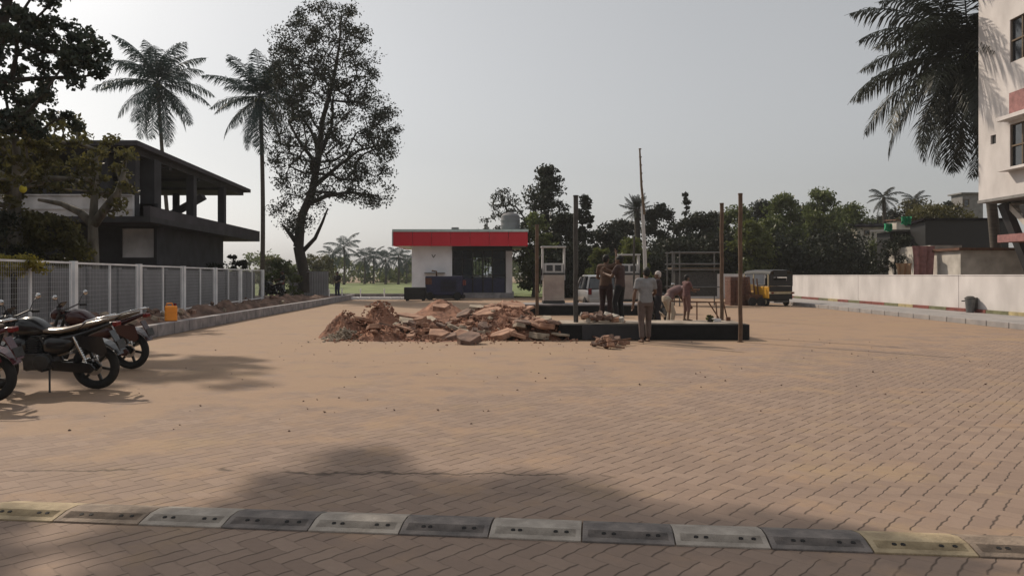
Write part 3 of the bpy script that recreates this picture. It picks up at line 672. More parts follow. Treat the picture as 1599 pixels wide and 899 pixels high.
def fuel_pump(px, Y, z, label, hgt=2.0):
    t = thing('fuel_pump', label, 'fuel pump', (PX(px, Y), Y, z), R(3))
    mb = MB(); mb.box(-.42,.42,-.28,.28,0,.10); mb.build('base', M['engine'], t)
    mb = MB(); mb.box(-.40,.40,-.26,.26,.103,1.10); mb.build('cabinet', M['pump'], t, bevel=.025)
    mb = MB(); mb.box(-.34,.34,-.275,-.263,.2,1.0); mb.build('front_panel', M['pump'], t, bevel=.004)
    mb = MB(); mb.box(-.41,.41,-.25,.25,1.103,1.17); mb.build('ledge', M['engine'], t)
    mb = MB(); mb.box(-.36,.36,-.2,.2,1.173,1.55); mb.build('display_head', M['pump_white'], t, bevel=.02)
    for s_ in (-1, 1):
        mb = MB(); mb.box(s_*.165-.12, s_*.165+.12, -.215, -.203, 1.25, 1.48); d_ = mb.build('display', M['glass'], t)
        mb = MB()
        for q in range(3): mb.box(s_*.165-.09, s_*.165+.09, -.22, -.2165, 1.28+q*.07, 1.31+q*.07)
        mb.build('digit_row', M['engine'], d_)
    for s_ in (-1, 1):
        mb = MB(); mb.box(s_*.42-.035, s_*.42+.035, -.12, .12, .9, hgt+.15); mb.build('column', M['pump_white'], t, bevel=.01)
    mb = MB(); mb.box(-.48,.48,-.2,.2,hgt+.153,hgt+.21); mb.build('canopy_bar', M['pump_white'], t, bevel=.01)
    for s_ in (-1, 1):
        mb = MB(); mb.tube([(s_*.46,.0,1.9),(s_*.6,-.05,1.7),(s_*.62,-.1,1.0),(s_*.55,-.1,.4),(s_*.5,-.1,.5),(s_*.47,-.08,1.15)], .018, 6); h_ = mb.build('hose', M['tyre'], t, smooth=True)
        mb = MB(); mb.bar((s_*.47,-.1,1.1),(s_*.47,-.14,1.32),.05,.07); mb.tube([(s_*.47,-.14,1.3),(s_*.47,-.26,1.36),(s_*.47,-.32,1.30)], .014, 6); mb.build('nozzle', M['black'], h_)
    return t
fuel_pump(864, IY2+.75, .42, 'beige fuel pump with two dark displays beside the brown pipe on the far island')
fuel_pump(981, IY2+2.6, .42, 'greyish fuel pump behind the workers, mostly hidden', 1.75)

# ------------------------------------------------------------------ poles
def pole(px, ytop, ybot, wpx, m, label, name='steel_pipe', tilt=0.0, Y=None, z0=0.0, cap=True):
    Y = Y or GY(ybot, z0); r_ = wpx/2/F*Y; h_ = PZ(ytop, Y)-z0
    t = thing(name, label, 'pipe', (PX(px, Y), Y, z0))
    mb = MB(); n_ = 8; mb.tube([(tilt*h_*q/n_ + .006*math.sin(q*1.9), .004*math.cos(q*2.3), h_*q/n_) for q in range(n_+1)], r_, 14); mb.build('shaft', m, t, smooth='auto')
    if cap:
        mb = MB(); mb.tube([(tilt*h_, 0, h_+.001), (tilt*h_, 0, h_+.03)], r_*1.12, 14); mb.build('collar', m, t, smooth='auto')
        mb = MB(); mb.lathe([(0,0),(r_*1.5,0),(r_*1.5,.012),(0,.012)]); mb.build('foot_plate', m, t)
    return t
pole(899, 307, 528, 7.5, M['pipe_grey'], 'thick dark grey pipe standing left of the near island')
pole(1156, 304, 534, 6.5, M['pipe_brown'], 'tall brown pipe standing in front of the right end of the near island')
pole(1127, 319, 503, 6, M['pipe_brown'], 'brown pipe standing at the back of the near island beside the trestle', Y=IY+1.3, z0=.38)
pole(838.5, 352, 490, 5.5, M['pipe_brown'], 'brown pipe just left of the beige fuel pump', Y=IY2-.15)
pole(990, 368, 460, 3.4, M['pipe_grey'], 'thin grey pipe left of the leaning bamboo pole', Y=IY2+.7, z0=.42, cap=False)
# long leaning pole: dark top, white lower half
Yp = IY2-.5; z0 = .0
t = thing('bamboo_pole', 'tall thin pole with a dark top and whitish lower part leaning above the workers', 'pole', (PX(1010, Yp), Yp, 0))
pa, pb, pc = P(1008,470,Yp), P(1003,322,Yp), P(999,234,Yp); o_ = Vector(t.location)
mb = MB(); mb.tube([Vector((pa.x+.03,Yp,0))-o_, P(1007,400,Yp)-o_, pb-o_], [.07,.07,.06], 10); mb.build('lower_pole', M['pump_white'], t, smooth='auto')
mb = MB(); mb.tube([P(1003.6,335,Yp)-o_+Vector((.05,-.05,0)), P(1001.5,290,Yp)-o_+Vector((.0,-.02,0)), pc-o_], [.05,.045,.03], 8)
for q in range(7): z = (pb.z+.3+q*.3); mb.lathe([(.048,z),(.055,z+.02),(.048,z+.04)], c=(P(1003-q*.6,300,Yp).x-o_.x,0,0), n=8)
mb.build('upper_pole', M['wood'], t, smooth='auto')

# ------------------------------------------------------------------ rubble
def chunk_mesh(seed, sx, sy, sz):
    rs = random.Random(seed); n_ = rs.choice((5,6,7)); ang = sorted(rs.uniform(0, 6.283) for _ in range(n_))
    ang = [2*math.pi*(i+rs.uniform(-.25,.25))/n_ for i in range(n_)]
    pts = [(math.cos(a)*sx/2*rs.uniform(.8,1.15), math.sin(a)*sy/2*rs.uniform(.8,1.15)) for a in ang]
    mb = MB(); vs = [(x, y, -sz/2+rs.uniform(-.01,.01)) for x, y in pts] + [(x*rs.uniform(.9,1.02), y*rs.uniform(.9,1.02), sz/2+rs.uniform(-.02,.02)) for x, y in pts]
    mb.add(vs, [tuple(range(n_-1,-1,-1)), tuple(range(n_, 2*n_))] + [(i, (i+1)%n_, (i+1)%n_+n_, i+n_) for i in range(n_)])
    return mb
def place_chunk(seed, x, y, z, sx, sy, sz, rot, m, name, label, cat, group=None):
    o = chunk_mesh(seed, sx, sy, sz).build(name, m, bevel=.012); o.location = (x, y, z); o.rotation_euler = rot
    return tag(o, label, cat, group)
# soil mounds
def heap_at(px, ytop, ybase, wpx, m, label, seed, ry=.9):
    Y = GY(ybase); Yc = Y+ry*.6; hw_ = wpx/2/F*Yc
    return mound('soil_mound', PX(px,Yc), Yc, hw_*1.35, ry*1.2, PZ(ytop, Yc)*.86, m, seed=seed, n=54, rough=.34, kind=None, label=label, cat='soil mound')
heap_at(547, 477, 527, 72, M['soil'], 'dark pointed soil mound at the left end of the rubble', 3, 1.0)
heap_at(598, 474, 519, 74, M['soil'], 'reddish soil mound second from the left, behind the pointed one', 4, 1.1)
heap_at(603, 505, 531, 80, M['soil'], 'low front spill of red soil between the two left mounds', 9, .7)
heap_at(690, 474, 505, 130, M['soil'], 'wide red soil mound under the slabs in the middle of the rubble', 5, 1.9)
heap_at(770, 477, 520, 150, M['soil'], 'broad low red soil mound under the slabs right of centre', 6, 1.6)
heap_at(800, 462, 492, 70, M['soil'], 'red soil mound at the back below the kiosk pillar', 7, 1.5)
heap_at(835, 490, 530, 100, M['soil'], 'red soil mound at the right end of the rubble by the grey pipe', 8, .9)
mound('soil_mound', PX(700,18.6), 18.9, 3.3, 2.3, .10, M['soil'], seed=77, n=60, rough=.35, kind=None, label='thin spread of red soil under the whole rubble heap', cat='soil mound')
heap_at(655, 498, 526, 110, M['soil'], 'low red soil mound behind the flat orange slab', 10, .8)
RUB = [M['slab'], M['slab2'], M['slab3'], M['slab']]
big = [ (684,523,42,12,'flat orange topped broken slab at the front centre of the rubble',0,.05),
        (733,529,48,13,'thick dark red broken slab lying front centre right of the orange one',2,.02),
        (783,523,58,12,'tilted broken slab with a yellowish edge at the front right of the rubble',0,-.28),
        (842,524,40,11,'grey tan broken slab near the pipe at the right end of the rubble',1,.12),
        (638,512,46,7,'thin pale slab sloping on the left half of the rubble',1,.16),
        (662,502,52,7,'thin pale slab second row from the front on the left half',1,-.12),
        (640,494,56,6,'long pale slab lying across the back left of the rubble',0,.08),
        (690,480,44,8,'pinkish slab perched on the highest middle mound',0,-.06),
        (725,492,40,7,'brown slab leaning right of the middle mound',2,-.35),
        (760,501,54,7,'long slab stacked in the centre right of the rubble',0,-.14),
        (800,494,60,7,'long reddish slab on top of the right mound',0,.1),
        (812,507,50,7,'reddish slab below the top one on the right mound',0,.05),
        (850,500,34,8,'tan slab at the right beside the far island',1,-.1),
        (868,512,26,14,'upright brown broken block near the left end of the near island',2,.1),
        (745,480,40,5,'thin tan slab at the back of the rubble below the kiosk glass',1,.05),
        (795,478,36,8,'back right slab under the kiosk pillar',0,.3)]
HA = np.array(HF)
def surf(x, y):
    d = (HA[:,0]-x)**2+(HA[:,1]-y)**2; k_ = d < .03
    return max(0, HA[k_,2].max()) if k_.any() else 0
for k, (px, py, wpx, hpx, lab, mi, tl) in enumerate(big):
    Y = GY(py+hpx*.6) if py > 515 else GY(534)+ (534-py)*.09
    sx = wpx/F*Y*.85; sz = max(.08, hpx/F*Y)
    place_chunk(100+k, PX(px,Y), Y, max(PZ(py,Y), surf(PX(px,Y),Y)+.04 if py < 515 else .08), sx, .55+.25*random.random(), sz*.8, (random.uniform(-.05,.3), tl, random.uniform(-.4,.4)), RUB[mi], 'broken_slab', lab, 'slab', 'broken slabs on the rubble')
for k in range(188):
    px = random.uniform(560, 875); Y = random.uniform(16.9, 22.5)
    sx = random.choice((.18,.22,.28,.36,.5,.62))*random.uniform(.8,1.1)
    if PX(px,Y) < PX(585,17.5) and random.random() < .7: px += 60
    py = 0
    place_chunk(300+k, PX(px,Y), Y, surf(PX(px,Y),Y)+.02, sx, sx*random.uniform(.5,.9), random.uniform(.05,.12), (random.uniform(-.1,.45), random.uniform(-.35,.35), random.uniform(0,3)), RUB[random.choice((0,0,1,2,3))], 'rubble_piece', 'small jagged piece of broken paving on the red rubble heap', 'rubble', 'small rubble pieces on the heap')
for k in range(44):
    Y = random.uniform(15, 34); xk = np.interp(Y, [p[1] for p in lk], [p[0] for p in lk]); x = xk-random.uniform(.35, 1.6)
    sx = random.uniform(.1,.3); place_chunk(1300+k, x, Y, max(.2, surf(x,Y))+.03, sx, sx*.7, random.uniform(.06,.14), (random.uniform(-.5,.5), random.uniform(-.5,.5), random.random()*3), random.choice((M['slab3'], M['slab3'], M['slab2'])), 'rubble_piece', 'small brown stone lying on the soil heaps along the left kerb', 'rubble', 'stones on the left soil heaps')
# loose grit around the heap
def grit(name, n, fx, fy, smin, smax, m, seed, zf=lambda x, y: 0.0, kind='stuff'):
    rs = random.Random(seed); mb = MB()
    for _ in range(n):
        x, y = fx(rs), fy(rs); s_ = rs.uniform(smin, smax)*(.4+rs.random()); z = zf(x, y)
        vs = [Vector((rs.uniform(-1,1), rs.uniform(-1,1), rs.uniform(-1,1))).normalized() for _ in range(1)]
        M4 = Matrix.Translation((x, y, z+s_*.3)) @ Matrix.Rotation(rs.uniform(0,3), 4, 'Z') @ Matrix.Rotation(rs.uniform(0,1), 4, 'X')
        c = [M4 @ (Vector(q)*s_*rs.uniform(.7,1.2)) for q in ((1,0,0),(-1,.1,0),(0,1,.1),(0,-1,0),(0,0,.7),(0,0,-.7))]
        mb.add(c, [(0,2,4),(2,1,4),(1,3,4),(3,0,4),(2,0,5),(1,2,5),(3,1,5),(0,3,5)])
    o = mb.build(name, m); o['kind'] = kind; return o
grit('gravel', 900, lambda r: r.uniform(-4.3, 1.6), lambda r: 18.2+r.gauss(0, 1.0), .012, .045, M['slab'], 1)
tag(bpy.data.objects['gravel'], 'loose reddish gravel scattered round the rubble', 'gravel')
g2 = grit('gravel', 500, lambda r: r.gauss(-3.95, .22), lambda r: r.gauss(17.6, .35), .02, .05, M['slab2'], 2, lambda x, y: max(0, .28-abs(x+3.95)*.5-abs(y-17.6)*.25)*random.random())
tag(g2, 'small pile of yellowish gravel left of the pointed soil mound', 'gravel')
g3 = grit('gravel', 260, lambda r: r.uniform(-6, 9), lambda r: r.uniform(7, 18), .006, .018, M['slab3'], 3)
tag(g3, 'sparse stone chips scattered over the paving', 'gravel')
g4 = grit('gravel', 3600, lambda r: r.uniform(-4.2, 1.5), lambda r: 16.75+abs(r.gauss(0, .3))+5*r.random()**1.2, .015, .05, M['soil'], 11, lambda x, y: surf(x, y))
tag(g4, 'crumbs of red soil and small stones covering the rubble heap', 'gravel')
# rubble on and before the near island
mats_ = [M['slab'], M['slab3'], M['slab3'], M['wall_old']]
for k in range(34):
    x = PX(random.uniform(908, 968), 18); yy = IY+random.uniform(.15,1.2)
    place_chunk(600+k, x, yy, .42+random.random()*.14, .12+.16*random.random(), .12+.1*random.random(), .06+.06*random.random(), (random.uniform(-.5,.5), random.uniform(-.5,.5), random.random()*3), random.choice(mats_), 'rubble_piece', 'pinkish broken brick piece heaped on the left end of the near island', 'rubble', 'brick pieces on the near island')
for k in range(30):
    px = random.gauss(948, 13); Y = GY(random.uniform(534, 545))
    place_chunk(700+k, PX(px,Y), Y, .04+random.random()*.16*max(0, 1-abs(px-948)/26), .1+.2*random.random(), .1+.08*random.random(), .06+.04*random.random(), (random.uniform(-.4,.4), random.uniform(-.4,.4), random.random()*3), random.choice(mats_[:3]), 'rubble_piece', 'dark reddish rubble piece in the small pile before the near island', 'rubble', 'rubble pieces before the near island')
for k, (a, b_) in enumerate((((922,541),(975,545)), ((925,531),(962,543)), ((938,545),(985,538)))):
    Ya, Yb_ = GY(a[1]), GY(b_[1])
    mb = MB(); mb.tube([(PX(a[0],Ya),Ya,.05+k*.04),(PX(b_[0],Yb_),Yb_,.03+k*.05)], .02, 6); tag(mb.build('steel_rod', M['rust'], smooth='auto'), ['rusty rod lying along the front of the small rubble pile', 'rusty rod slanting down through the small rubble pile', 'rusty rod sticking out right of the small rubble pile'][k], 'rod', 'rods on the small rubble pile')
# items on the island: white block, brown block, plant, trestle
def on_island(px, dy): return PX(px, IY+dy), IY+dy
x, y = on_island(1118, .8); place_chunk(31, x, y, .425, .34,.25,.09, (0,0,.1), M['wall_white'], 'plaster_block', 'small white block on the near island beside the green sprig', 'block')
x, y = on_island(1137, 1.0); place_chunk(32, x, y, .435, .12,.12,.11, (0,0,.4), M['rust'], 'brick', 'small brown brick near the right end of the near island', 'brick')
t = thing('trestle', 'thin dark metal trestle standing behind the near island', 'trestle', (PX(1100,IY+2.4), IY+2.4, 0))
zt = PZ(471, IY+2.4)
mb = MB(); mb.tube([(-.9,0,zt+.02),(.55,0,zt-.02)], .018, 6); mb.build('top_bar', M['rust'], t)
for xa, xb_, yy in ((-.9,-.95,.0),(-.2,-.2,.0),(.3,.3,-.25),(.5,.75,.25),(.1,.62,0)):
    mb = MB(); mb.tube([(xa,0,zt),(xb_,yy,0)], .018, 6); mb.build('leg', M['rust'], t)
# scaffold rack
SY = 36.0
t = thing('scaffold_frame', 'grey pipe scaffold frame behind the workers', 'scaffold', (PX(1088,SY), SY, 0))
sx0, sx1 = PX(1050,SY)-PX(1088,SY), PX(1126,SY)-PX(1088,SY)
for xx in (sx0, sx0+.35, sx1):
    for yy in (0, 1.2):
        mb = MB(); mb.tube([(xx,yy,0),(xx,yy,PZ(392,SY))], .035, 8); mb.build('upright', M['galv'], t, smooth='auto')
for py in (394, 412, 421, 448):
    for yy in (0, 1.2):
        mb = MB(); mb.tube([(sx0-.1,yy+.07,PZ(py,SY)),(sx1+.1,yy+.07,PZ(py,SY))], .03, 8); mb.build('rail', M['galv'], t, smooth='auto')
mb = MB(); mb.box(sx0, sx1, .1, 1.1, PZ(421,SY)+.05, PZ(421,SY)+.10); mb.build('deck', M['wood'], t)
mb = MB(); mb.box(sx0+.2, sx1-.1, .3, 1.0, PZ(421,SY)-1.3, PZ(421,SY)-.1); mb.build('tool_chest', M['engine'], t, bevel=.02)
# brick stack by the rickshaw
BS = 37.0
t = thing('brick_stack', 'square stack of brown bricks left of the rickshaw', 'brick stack', (PX(1156,BS), BS, 0))
mb = MB(); hh = PZ(430,BS); q = 0; z = 0.0
while z < hh-.08:
    for bx in range(4):
        for by in range(4):
            if (q % 2) == 0: mb.box(-.5+bx*.25+.01, -.5+bx*.25+.235, by*.25+.01, by*.25+.235, z, z+.072)
            else: mb.box(-.5+bx*.25+.005+random.uniform(-.01,.01), -.5+bx*.25+.24, by*.25, by*.25+.24, z, z+.072)
    z += .08; q += 1
mb.build('bricks', M['brick'], t)

# ------------------------------------------------------------------ jerry can
Yj = 19.3
t = thing('jerry_can', 'orange plastic jerry can with a red cap standing on the left kerb', 'jerry can', (PX(267, Yj), Yj, .31), R(25))
mb = MB(); mb.prism(rrect(-.15,.15,-.10,.10,.05), 0, .40, 'z'); mb.build('can_body', M['orange'], t, smooth='auto', bevel=.03)
mb = MB(); mb.tube([(-.1,0,.40),(-.1,0,.46),(.02,0,.47),(.04,0,.40)], .018, 8); mb.build('handle', M['orange'], t, smooth=True)
mb = MB(); mb.lathe([(0,.40),(.035,.40),(.035,.46),(0,.46)], c=(.10,0,0)); mb.build('cap', M['lamp_red'], t, smooth='auto')

# ------------------------------------------------------------------ speed bump segments
p0 = Vector((PX(-45,GY(811)), GY(811), 0)); 
bx = [-45, 82, 215, 345, 480, 622, 762, 908, 1055, 1205, 1365, 1530, 1700]
yline = lambda px: 812 + (873-812)*px/1599 if px > 800 else 812 + 29*px/800*1.02
M['rub_yellow'] = mat('rubber_yellow_worn', (.27,.205,.125), .85, var=.2, scale=7, col2=(.38,.30,.19), bump=.4, bscale=50)
segm = ['rub_yellow','rub_brown','rub_pale','rub_dark','rub_pale','rub_dark','rub_pale','rub_dark','rub_pale','rub_dark','rub_yellow','rub_brown']
labs = ['yellowish worn speed bump segment at the left edge of the frame', 'brown worn speed bump segment second from the left', 'pale speed bump segment third from the left', 'dark grey speed bump segment fourth from the left, half in shade',
 'pale speed bump segment with a bright far edge, fifth from the left', 'dark speed bump segment sixth from the left', 'pale speed bump segment in the middle of the row', 'dark speed bump segment just right of the middle',
 'pale speed bump segment fourth from the right', 'dark speed bump segment third from the right', 'yellow stained speed bump segment second from the right', 'brown speed bump segment at the right edge of the frame']
M['hole'] = mat('hole', (.012,.011,.011), .9)
for k in range(12):
    ya, yb_ = yline(bx[k]), yline(bx[k+1]); A = Vector((PX(bx[k],GY(ya)), GY(ya), 0)); B = Vector((PX(bx[k+1],GY(yb_)), GY(yb_), 0))
    d = B-A; L_ = d.length-.008; ang = math.atan2(d.y, d.x)
    t = thing('speed_bump_segment', labs[k], 'speed bump', (*((A+B)/2).xy, 0), ang+random.uniform(-.012,.012), 'segments of the speed bump')
    prof = [(0,0),(0,.010),(.03,.016),(.125,.036),(.225,.036),(.33,.014),(.35,.008),(.35,0)]
    mb = MB(); mb.prism(prof, -L_/2, L_/2, 'x')
    for q in range(7):   # raised ribs
        yy = .045+q*.011; zz = .016+(yy-.03)/.095*.02
        mb.bar((-L_/2+.03, yy, zz+.0015), (L_/2-.03, yy, zz+.0015), .004, .003)
    mb.build('tread', M[segm[k]], t, bevel=.003)
    for hx in (-.26*L_, -.16*L_, .22*L_, .34*L_):
        q_ = Matrix.Translation((hx+random.uniform(-.008,.008), .078, .0308)) @ Matrix.Rotation(math.atan2(.02,.095), 4, 'X')
        mb = MB(); vs = [q_ @ Vector((.013*math.cos(a*math.pi/6), .013*math.sin(a*math.pi/6), .001)) for a in range(12)] + [q_ @ Vector((.013*math.cos(a*math.pi/6), .013*math.sin(a*math.pi/6), -.01)) for a in range(12)]
        mb.add(vs, [tuple(range(12))]+[(a, (a+1)%12, (a+1)%12+12, a+12) for a in range(12)]); mb.build('bolt_hole', M['hole'], t)

# ------------------------------------------------------------------ motorcycles
def motorcycle(label):
    t = thing('motorcycle', label, 'motorcycle')
    def wheel(x, r_=.305, wd=.05):
        mb = MB()
        n1, n2 = 40, 10; vs = []; rc = wd
        for i in range(n1):
            a = 2*math.pi*i/n1
            for j in range(n2):
                b_ = 2*math.pi*j/n2; rr = r_-rc+rc*math.cos(b_)*1.0
                vs.append((rr*math.cos(a), rc*.95*math.sin(b_), rr*math.sin(a)))
        mb.add(vs, [(i*n2+j, ((i+1)%n1)*n2+j, ((i+1)%n1)*n2+(j+1)%n2, i*n2+(j+1)%n2) for i in range(n1) for j in range(n2)])
        wo = bpy.data.objects.new('wheel', None); S.collection.objects.link(wo); wo.parent = t; wo.location = (x, 0, r_); wo.empty_display_size = .1
        mb.build('tyre', M['tyre'], wo, smooth=True)
        mb = MB(); mb.lathe([(r_-.10,-.03),(r_-.075,-.038),(r_-.075,.038),(r_-.10,.03),(r_-.10,-.03)], axis='y', n=36)
        for q in range(6):
            a = q*math.pi/3+.2; d_ = Vector((math.cos(a),0,math.sin(a))); mb.bar(d_*.03, d_*(r_-.09), .028, .034)
        mb.lathe([(0,-.05),(.045,-.05),(.045,.05),(0,.05)], axis='y'); mb.build('rim', M['alloy'], wo, smooth='auto')
        mb = MB(); mb.lathe([(.05,.052),(.11,.052),(.11,.057),(.05,.057),(.05,.052)], axis='y', n=28); mb.build('brake_disc', M['chrome'], wo)
        return wo
    wheel(.66); wheel(-.64, .305, .058)
    def sec(x, yw, z0, z1, n=12, pw=.7):
        out = []
        for j in range(n):
            a = 2*math.pi*j/n; c, s_ = math.cos(a), math.sin(a)
            out.append((x, yw*math.copysign(abs(c)**pw, c), (z0+z1)/2+(z1-z0)/2*math.copysign(abs(s_)**pw, s_)))
        return out
    mb = MB(); mb.loft([sec(.36,.05,.80,.86), sec(.33,.13,.72,.93), sec(.22,.165,.70,.98), sec(.08,.15,.71,.965), sec(-.04,.11,.72,.87), sec(-.10,.08,.73,.80)]); mb.build('fuel_tank', M['bike_black'], t, smooth=True, sub=1)
    mb = MB(); mb.loft([sec(.02,.09,.76,.84), sec(-.08,.125,.74,.815), sec(-.30,.135,.745,.82), sec(-.45,.13,.79,.87), sec(-.66,.11,.84,.92), sec(-.84,.07,.90,.95)]); mb.build('seat', M['seat'], t, smooth=True, sub=1)
    mb = MB(); mb.loft([sec(-.12,.10,.56,.735), sec(-.35,.12,.60,.745), sec(-.55,.115,.70,.80), sec(-.75,.095,.79,.87), sec(-.93,.05,.87,.915)]); mb.build('tail_fairing', M['bike_black'], t, smooth=True, sub=1)
    mb = MB(); mb.box(-.965,-.90,-.06,.06,.84,.90); mb.build('tail_light', M['lamp_red'], t, bevel=.01)
    mb = MB(); mb.tube([(-.50,.14,.82),(-.62,.15,.92),(-.86,.12,.98),(-.97,0,.985),(-.86,-.12,.98),(-.62,-.15,.92),(-.50,-.14,.82)], .013, 8); mb.build('grab_rail', M['chrome'], t, smooth=True)
    # rear mudguard and plate
    mb = MB(); vs = []
    for q in range(9):
        a = R(50+q*13); 
        for y_ in (-.085, .085):
            for rr in (.36,.368): vs.append((-.64+rr*math.cos(a), y_, .305+rr*math.sin(a)))
    mb.add(vs, [f for q in range(8) for b0 in (q*4,) for f in ((b0,b0+4,b0+6,b0+2),(b0+1,b0+3,b0+7,b0+5),(b0,b0+1,b0+5,b0+4),(b0+2,b0+6,b0+7,b0+3))]); mb.bar((-.86,0,.78),(-1.0,0,.52),.14,.012); mb.build('rear_mudguard', M['bike_black'], t)
    mb = MB(); mb.bar((-.965,0,.66),(-1.0,0,.55),.18,.006); mb.build('number_plate', M['engine'], t)
    mb = MB(); vs = []
    for q in range(10):
        a = R(20+q*14)
        for y_ in (-.065, .065):
            for rr in (.325,.332): vs.append((.66+rr*math.cos(a), y_, .305+rr*math.sin(a)))
    mb.add(vs, [f for q in range(9) for b0 in (q*4,) for f in ((b0,b0+4,b0+6,b0+2),(b0+1,b0+3,b0+7,b0+5),(b0,b0+1,b0+5,b0+4),(b0+2,b0+6,b0+7,b0+3))]); mb.build('front_mudguard', M['bike_black'], t)
    mb = MB()
    for s_ in (-1, 1): mb.tube([(.66,s_*.095,.305),(.52,s_*.095,.66),(.42,s_*.095,.92)], [.028,.026,.02], 10)
    mb.bar((.44,-.11,.86),(.44,.11,.86),.05,.03); mb.build('front_fork', M['engine'], t, smooth='auto')
    mb = MB(); mb.tube([(.27,-.36,.99),(.33,-.24,1.01),(.40,-.1,.96),(.40,.1,.96),(.33,.24,1.01),(.27,.36,.99)], .012, 8); hb = mb.build('handlebar', M['engine'], t, smooth=True)
    for s_ in (-1, 1):
        mb = MB(); mb.tube([(.27,s_*.36,.99),(.30,s_*.26,1.0)], .018, 8); mb.build('grip', M['tyre'], hb)
        mb = MB(); mb.tube([(.32,s_*.24,1.01),(.30,s_*.30,1.13),(.29,s_*.36,1.17)], .006, 6); mi = mb.build('mirror', M['engine'], t, smooth=True)
        mb = MB(); mb.ell((.285,s_*.385,1.19),.014,.062,.042); mb.build('mirror_glass', M['chrome'], mi, smooth=True)
    mb = MB(); mb.loft([sec(.42,.10,.80,1.02), sec(.50,.13,.78,1.0), sec(.56,.11,.80,.95), sec(.60,.06,.83,.90)]); mb.build('headlamp_cowl', M['bike_black'], t, smooth=True, sub=1)
    mb = MB(); mb.ell((.585,0,.87),.03,.075,.055); mb.build('headlight', M['lamp_clear'], t, smooth=True)
    mb = MB(); mb.loft([sec(.47,.10,.99,1.0), sec(.40,.09,1.07,1.08)], True); mb.build('fly_screen', M['glass'], t)
    mb = MB(); mb.box(-.12,.22,-.13,.13,.28,.50); mb.lathe([(0,-.16),(.10,-.16),(.12,-.13),(.12,.13),(.10,.16),(0,.16)], c=(-.02,0,.38), axis='y')
    for q in range(6): mb.box(.04,.22,-.10,.10,.51+q*.028,.525+q*.028)
    mb.box(.08,.18,-.07,.07,.50,.70); mb.build('engine', M['engine'], t, bevel=.008)
    mb = MB(); mb.tube([(.42,0,.88),(.34,0,.62),(.26,0,.34)], .025, 8); mb.tube([(.40,0,.84),(0,0,.74),(-.5,0,.78)], .028, 8); mb.tube([(0,.1,.72),(-.18,.1,.34),(.2,.1,.28)], .018, 8); mb.tube([(0,-.1,.72),(-.18,-.1,.34),(.2,-.1,.28)], .018, 8)
    for s_ in (-1, 1): mb.tube([(-.16,s_*.10,.36),(-.64,s_*.10,.305)], .02, 8)
    mb.build('frame', M['engine'], t, smooth='auto')
    for s_ in (-1, 1):
        mb = MB(); mb.tube([(-.60,s_*.13,.36),(-.44,s_*.13,.72)], .014, 8); pts_ = [(-.60+.16*q/26+.02*0, 0, 0) for q in range(2)]
        for q in range(9): c = Vector((-.575+.012*q, s_*.13, .42+.028*q)); mb.tube([c, c+Vector((.005,0,.014))], .030, 10)
        mb.build('shock_absorber', M['chrome'], t, smooth='auto')
    # exhaust on the right side (bike faces +x, right is -y)
    for yy, sgn in ((-.17, 1),):
        mb = MB(); mb.tube([(.24,-.04,.50),(.32,-.10,.40),(.24,-.15,.26),(-.15,-.16,.24)], .02, 8); ex = mb.build('exhaust', M['engine'], t, smooth=True)
        mb = MB(); mb.tube([(-.12,-.17,.24),(-.20,-.18,.26),(-.62,-.20,.38),(-.82,-.21,.45)], [.025,.05,.052,.035], 14); mb.build('silencer', M['chrome'], ex, smooth='auto')
    mb = MB(); mb.tube([(-.10,.10,.30),(-.18,.26,.02)], .012, 8); mb.bar((-.20,.24,.012),(-.14,.32,.012),.04,.01); mb.build('side_stand', M['engine'], t, smooth='auto')
    for s_ in (-1, 1):
        mb = MB(); mb.tube([(-.10,s_*.12,.29),(-.10,s_*.27,.30)], .016, 8); mb.build('footrest', M['tyre'], t); mb = MB(); mb.tube([(-.42,s_*.12,.42),(-.42,s_*.22,.43)], .014, 8); mb.build('footrest', M['tyre'], t)
    mb = MB(); mb.loft([sec(.03,.12,.46,.72), sec(-.15,.145,.42,.74), sec(-.32,.135,.46,.72), sec(-.44,.12,.60,.72)]); mb.build('side_panel', M['bike_black'], t, smooth=True, sub=1)
    mb = MB(); mb.prism([(-.50,.74),(-.82,.72),(-.88,.52),(-.80,.46),(-.52,.60)], .155, .165); mb.prism([(-.16,.28),(-.64,.24),(-.70,.30),(-.64,.37),(-.16,.40)], .12, .15); mb.build('chain_guard', M['bike_black'], t)
    mb = MB(); mb.loft([sec(.42,.11,.42,.70), sec(.30,.16,.40,.74), sec(.16,.165,.44,.74)]); mb.build('engine_cowl', M['bike_black'], t, smooth=True, sub=1)
    mb = MB(); mb.tube([(.30,.10,.36),(.40,.27,.40),(.42,.29,.58),(.36,.12,.66)], .013, 8); mb.build('leg_guard', M['engine'], t, smooth=True)
    return t
Yk = GY(608)
m1 = motorcycle('black motorcycle with a sunlit seat parked in the middle of the three bikes')
xw = PX(150, Yk); m1.rotation_euler = (R(-5), 0, R(180)+R(2)); m1.location = (xw-.64, Yk, .005)
Y2 = GY(576); m2 = dup(m1, label='dark red tailed motorcycle parked farthest from the camera beside the verge', mats={'bike_black': M['bike_red']})
m2.rotation_euler = (R(-5), 0, R(178)); m2.location = (PX(206, Y2)-.64, Y2, .005)
Y3 = GY(630); m3 = dup(m1, label='maroon motorcycle cut off by the left edge of the frame', mats={'bike_black': M['bike_maroon']})
m3.rotation_euler = (R(-5), 0, R(184)); m3.location = (PX(-18, Y3)-.64, Y3, .005)
m4 = dup(m1, label='dark motorcycle standing between the two islands behind the workers'); m4.location = (PX(1032, 22.5), 22.5, .005); m4.rotation_euler = (R(-5), 0, R(60))
m5 = dup(m1, label='dark motorcycle parked on the verge beside the tall airy tree'); m5.location = (PX(425, 41), 41, .2); m5.rotation_euler = (R(-5), 0, R(150))
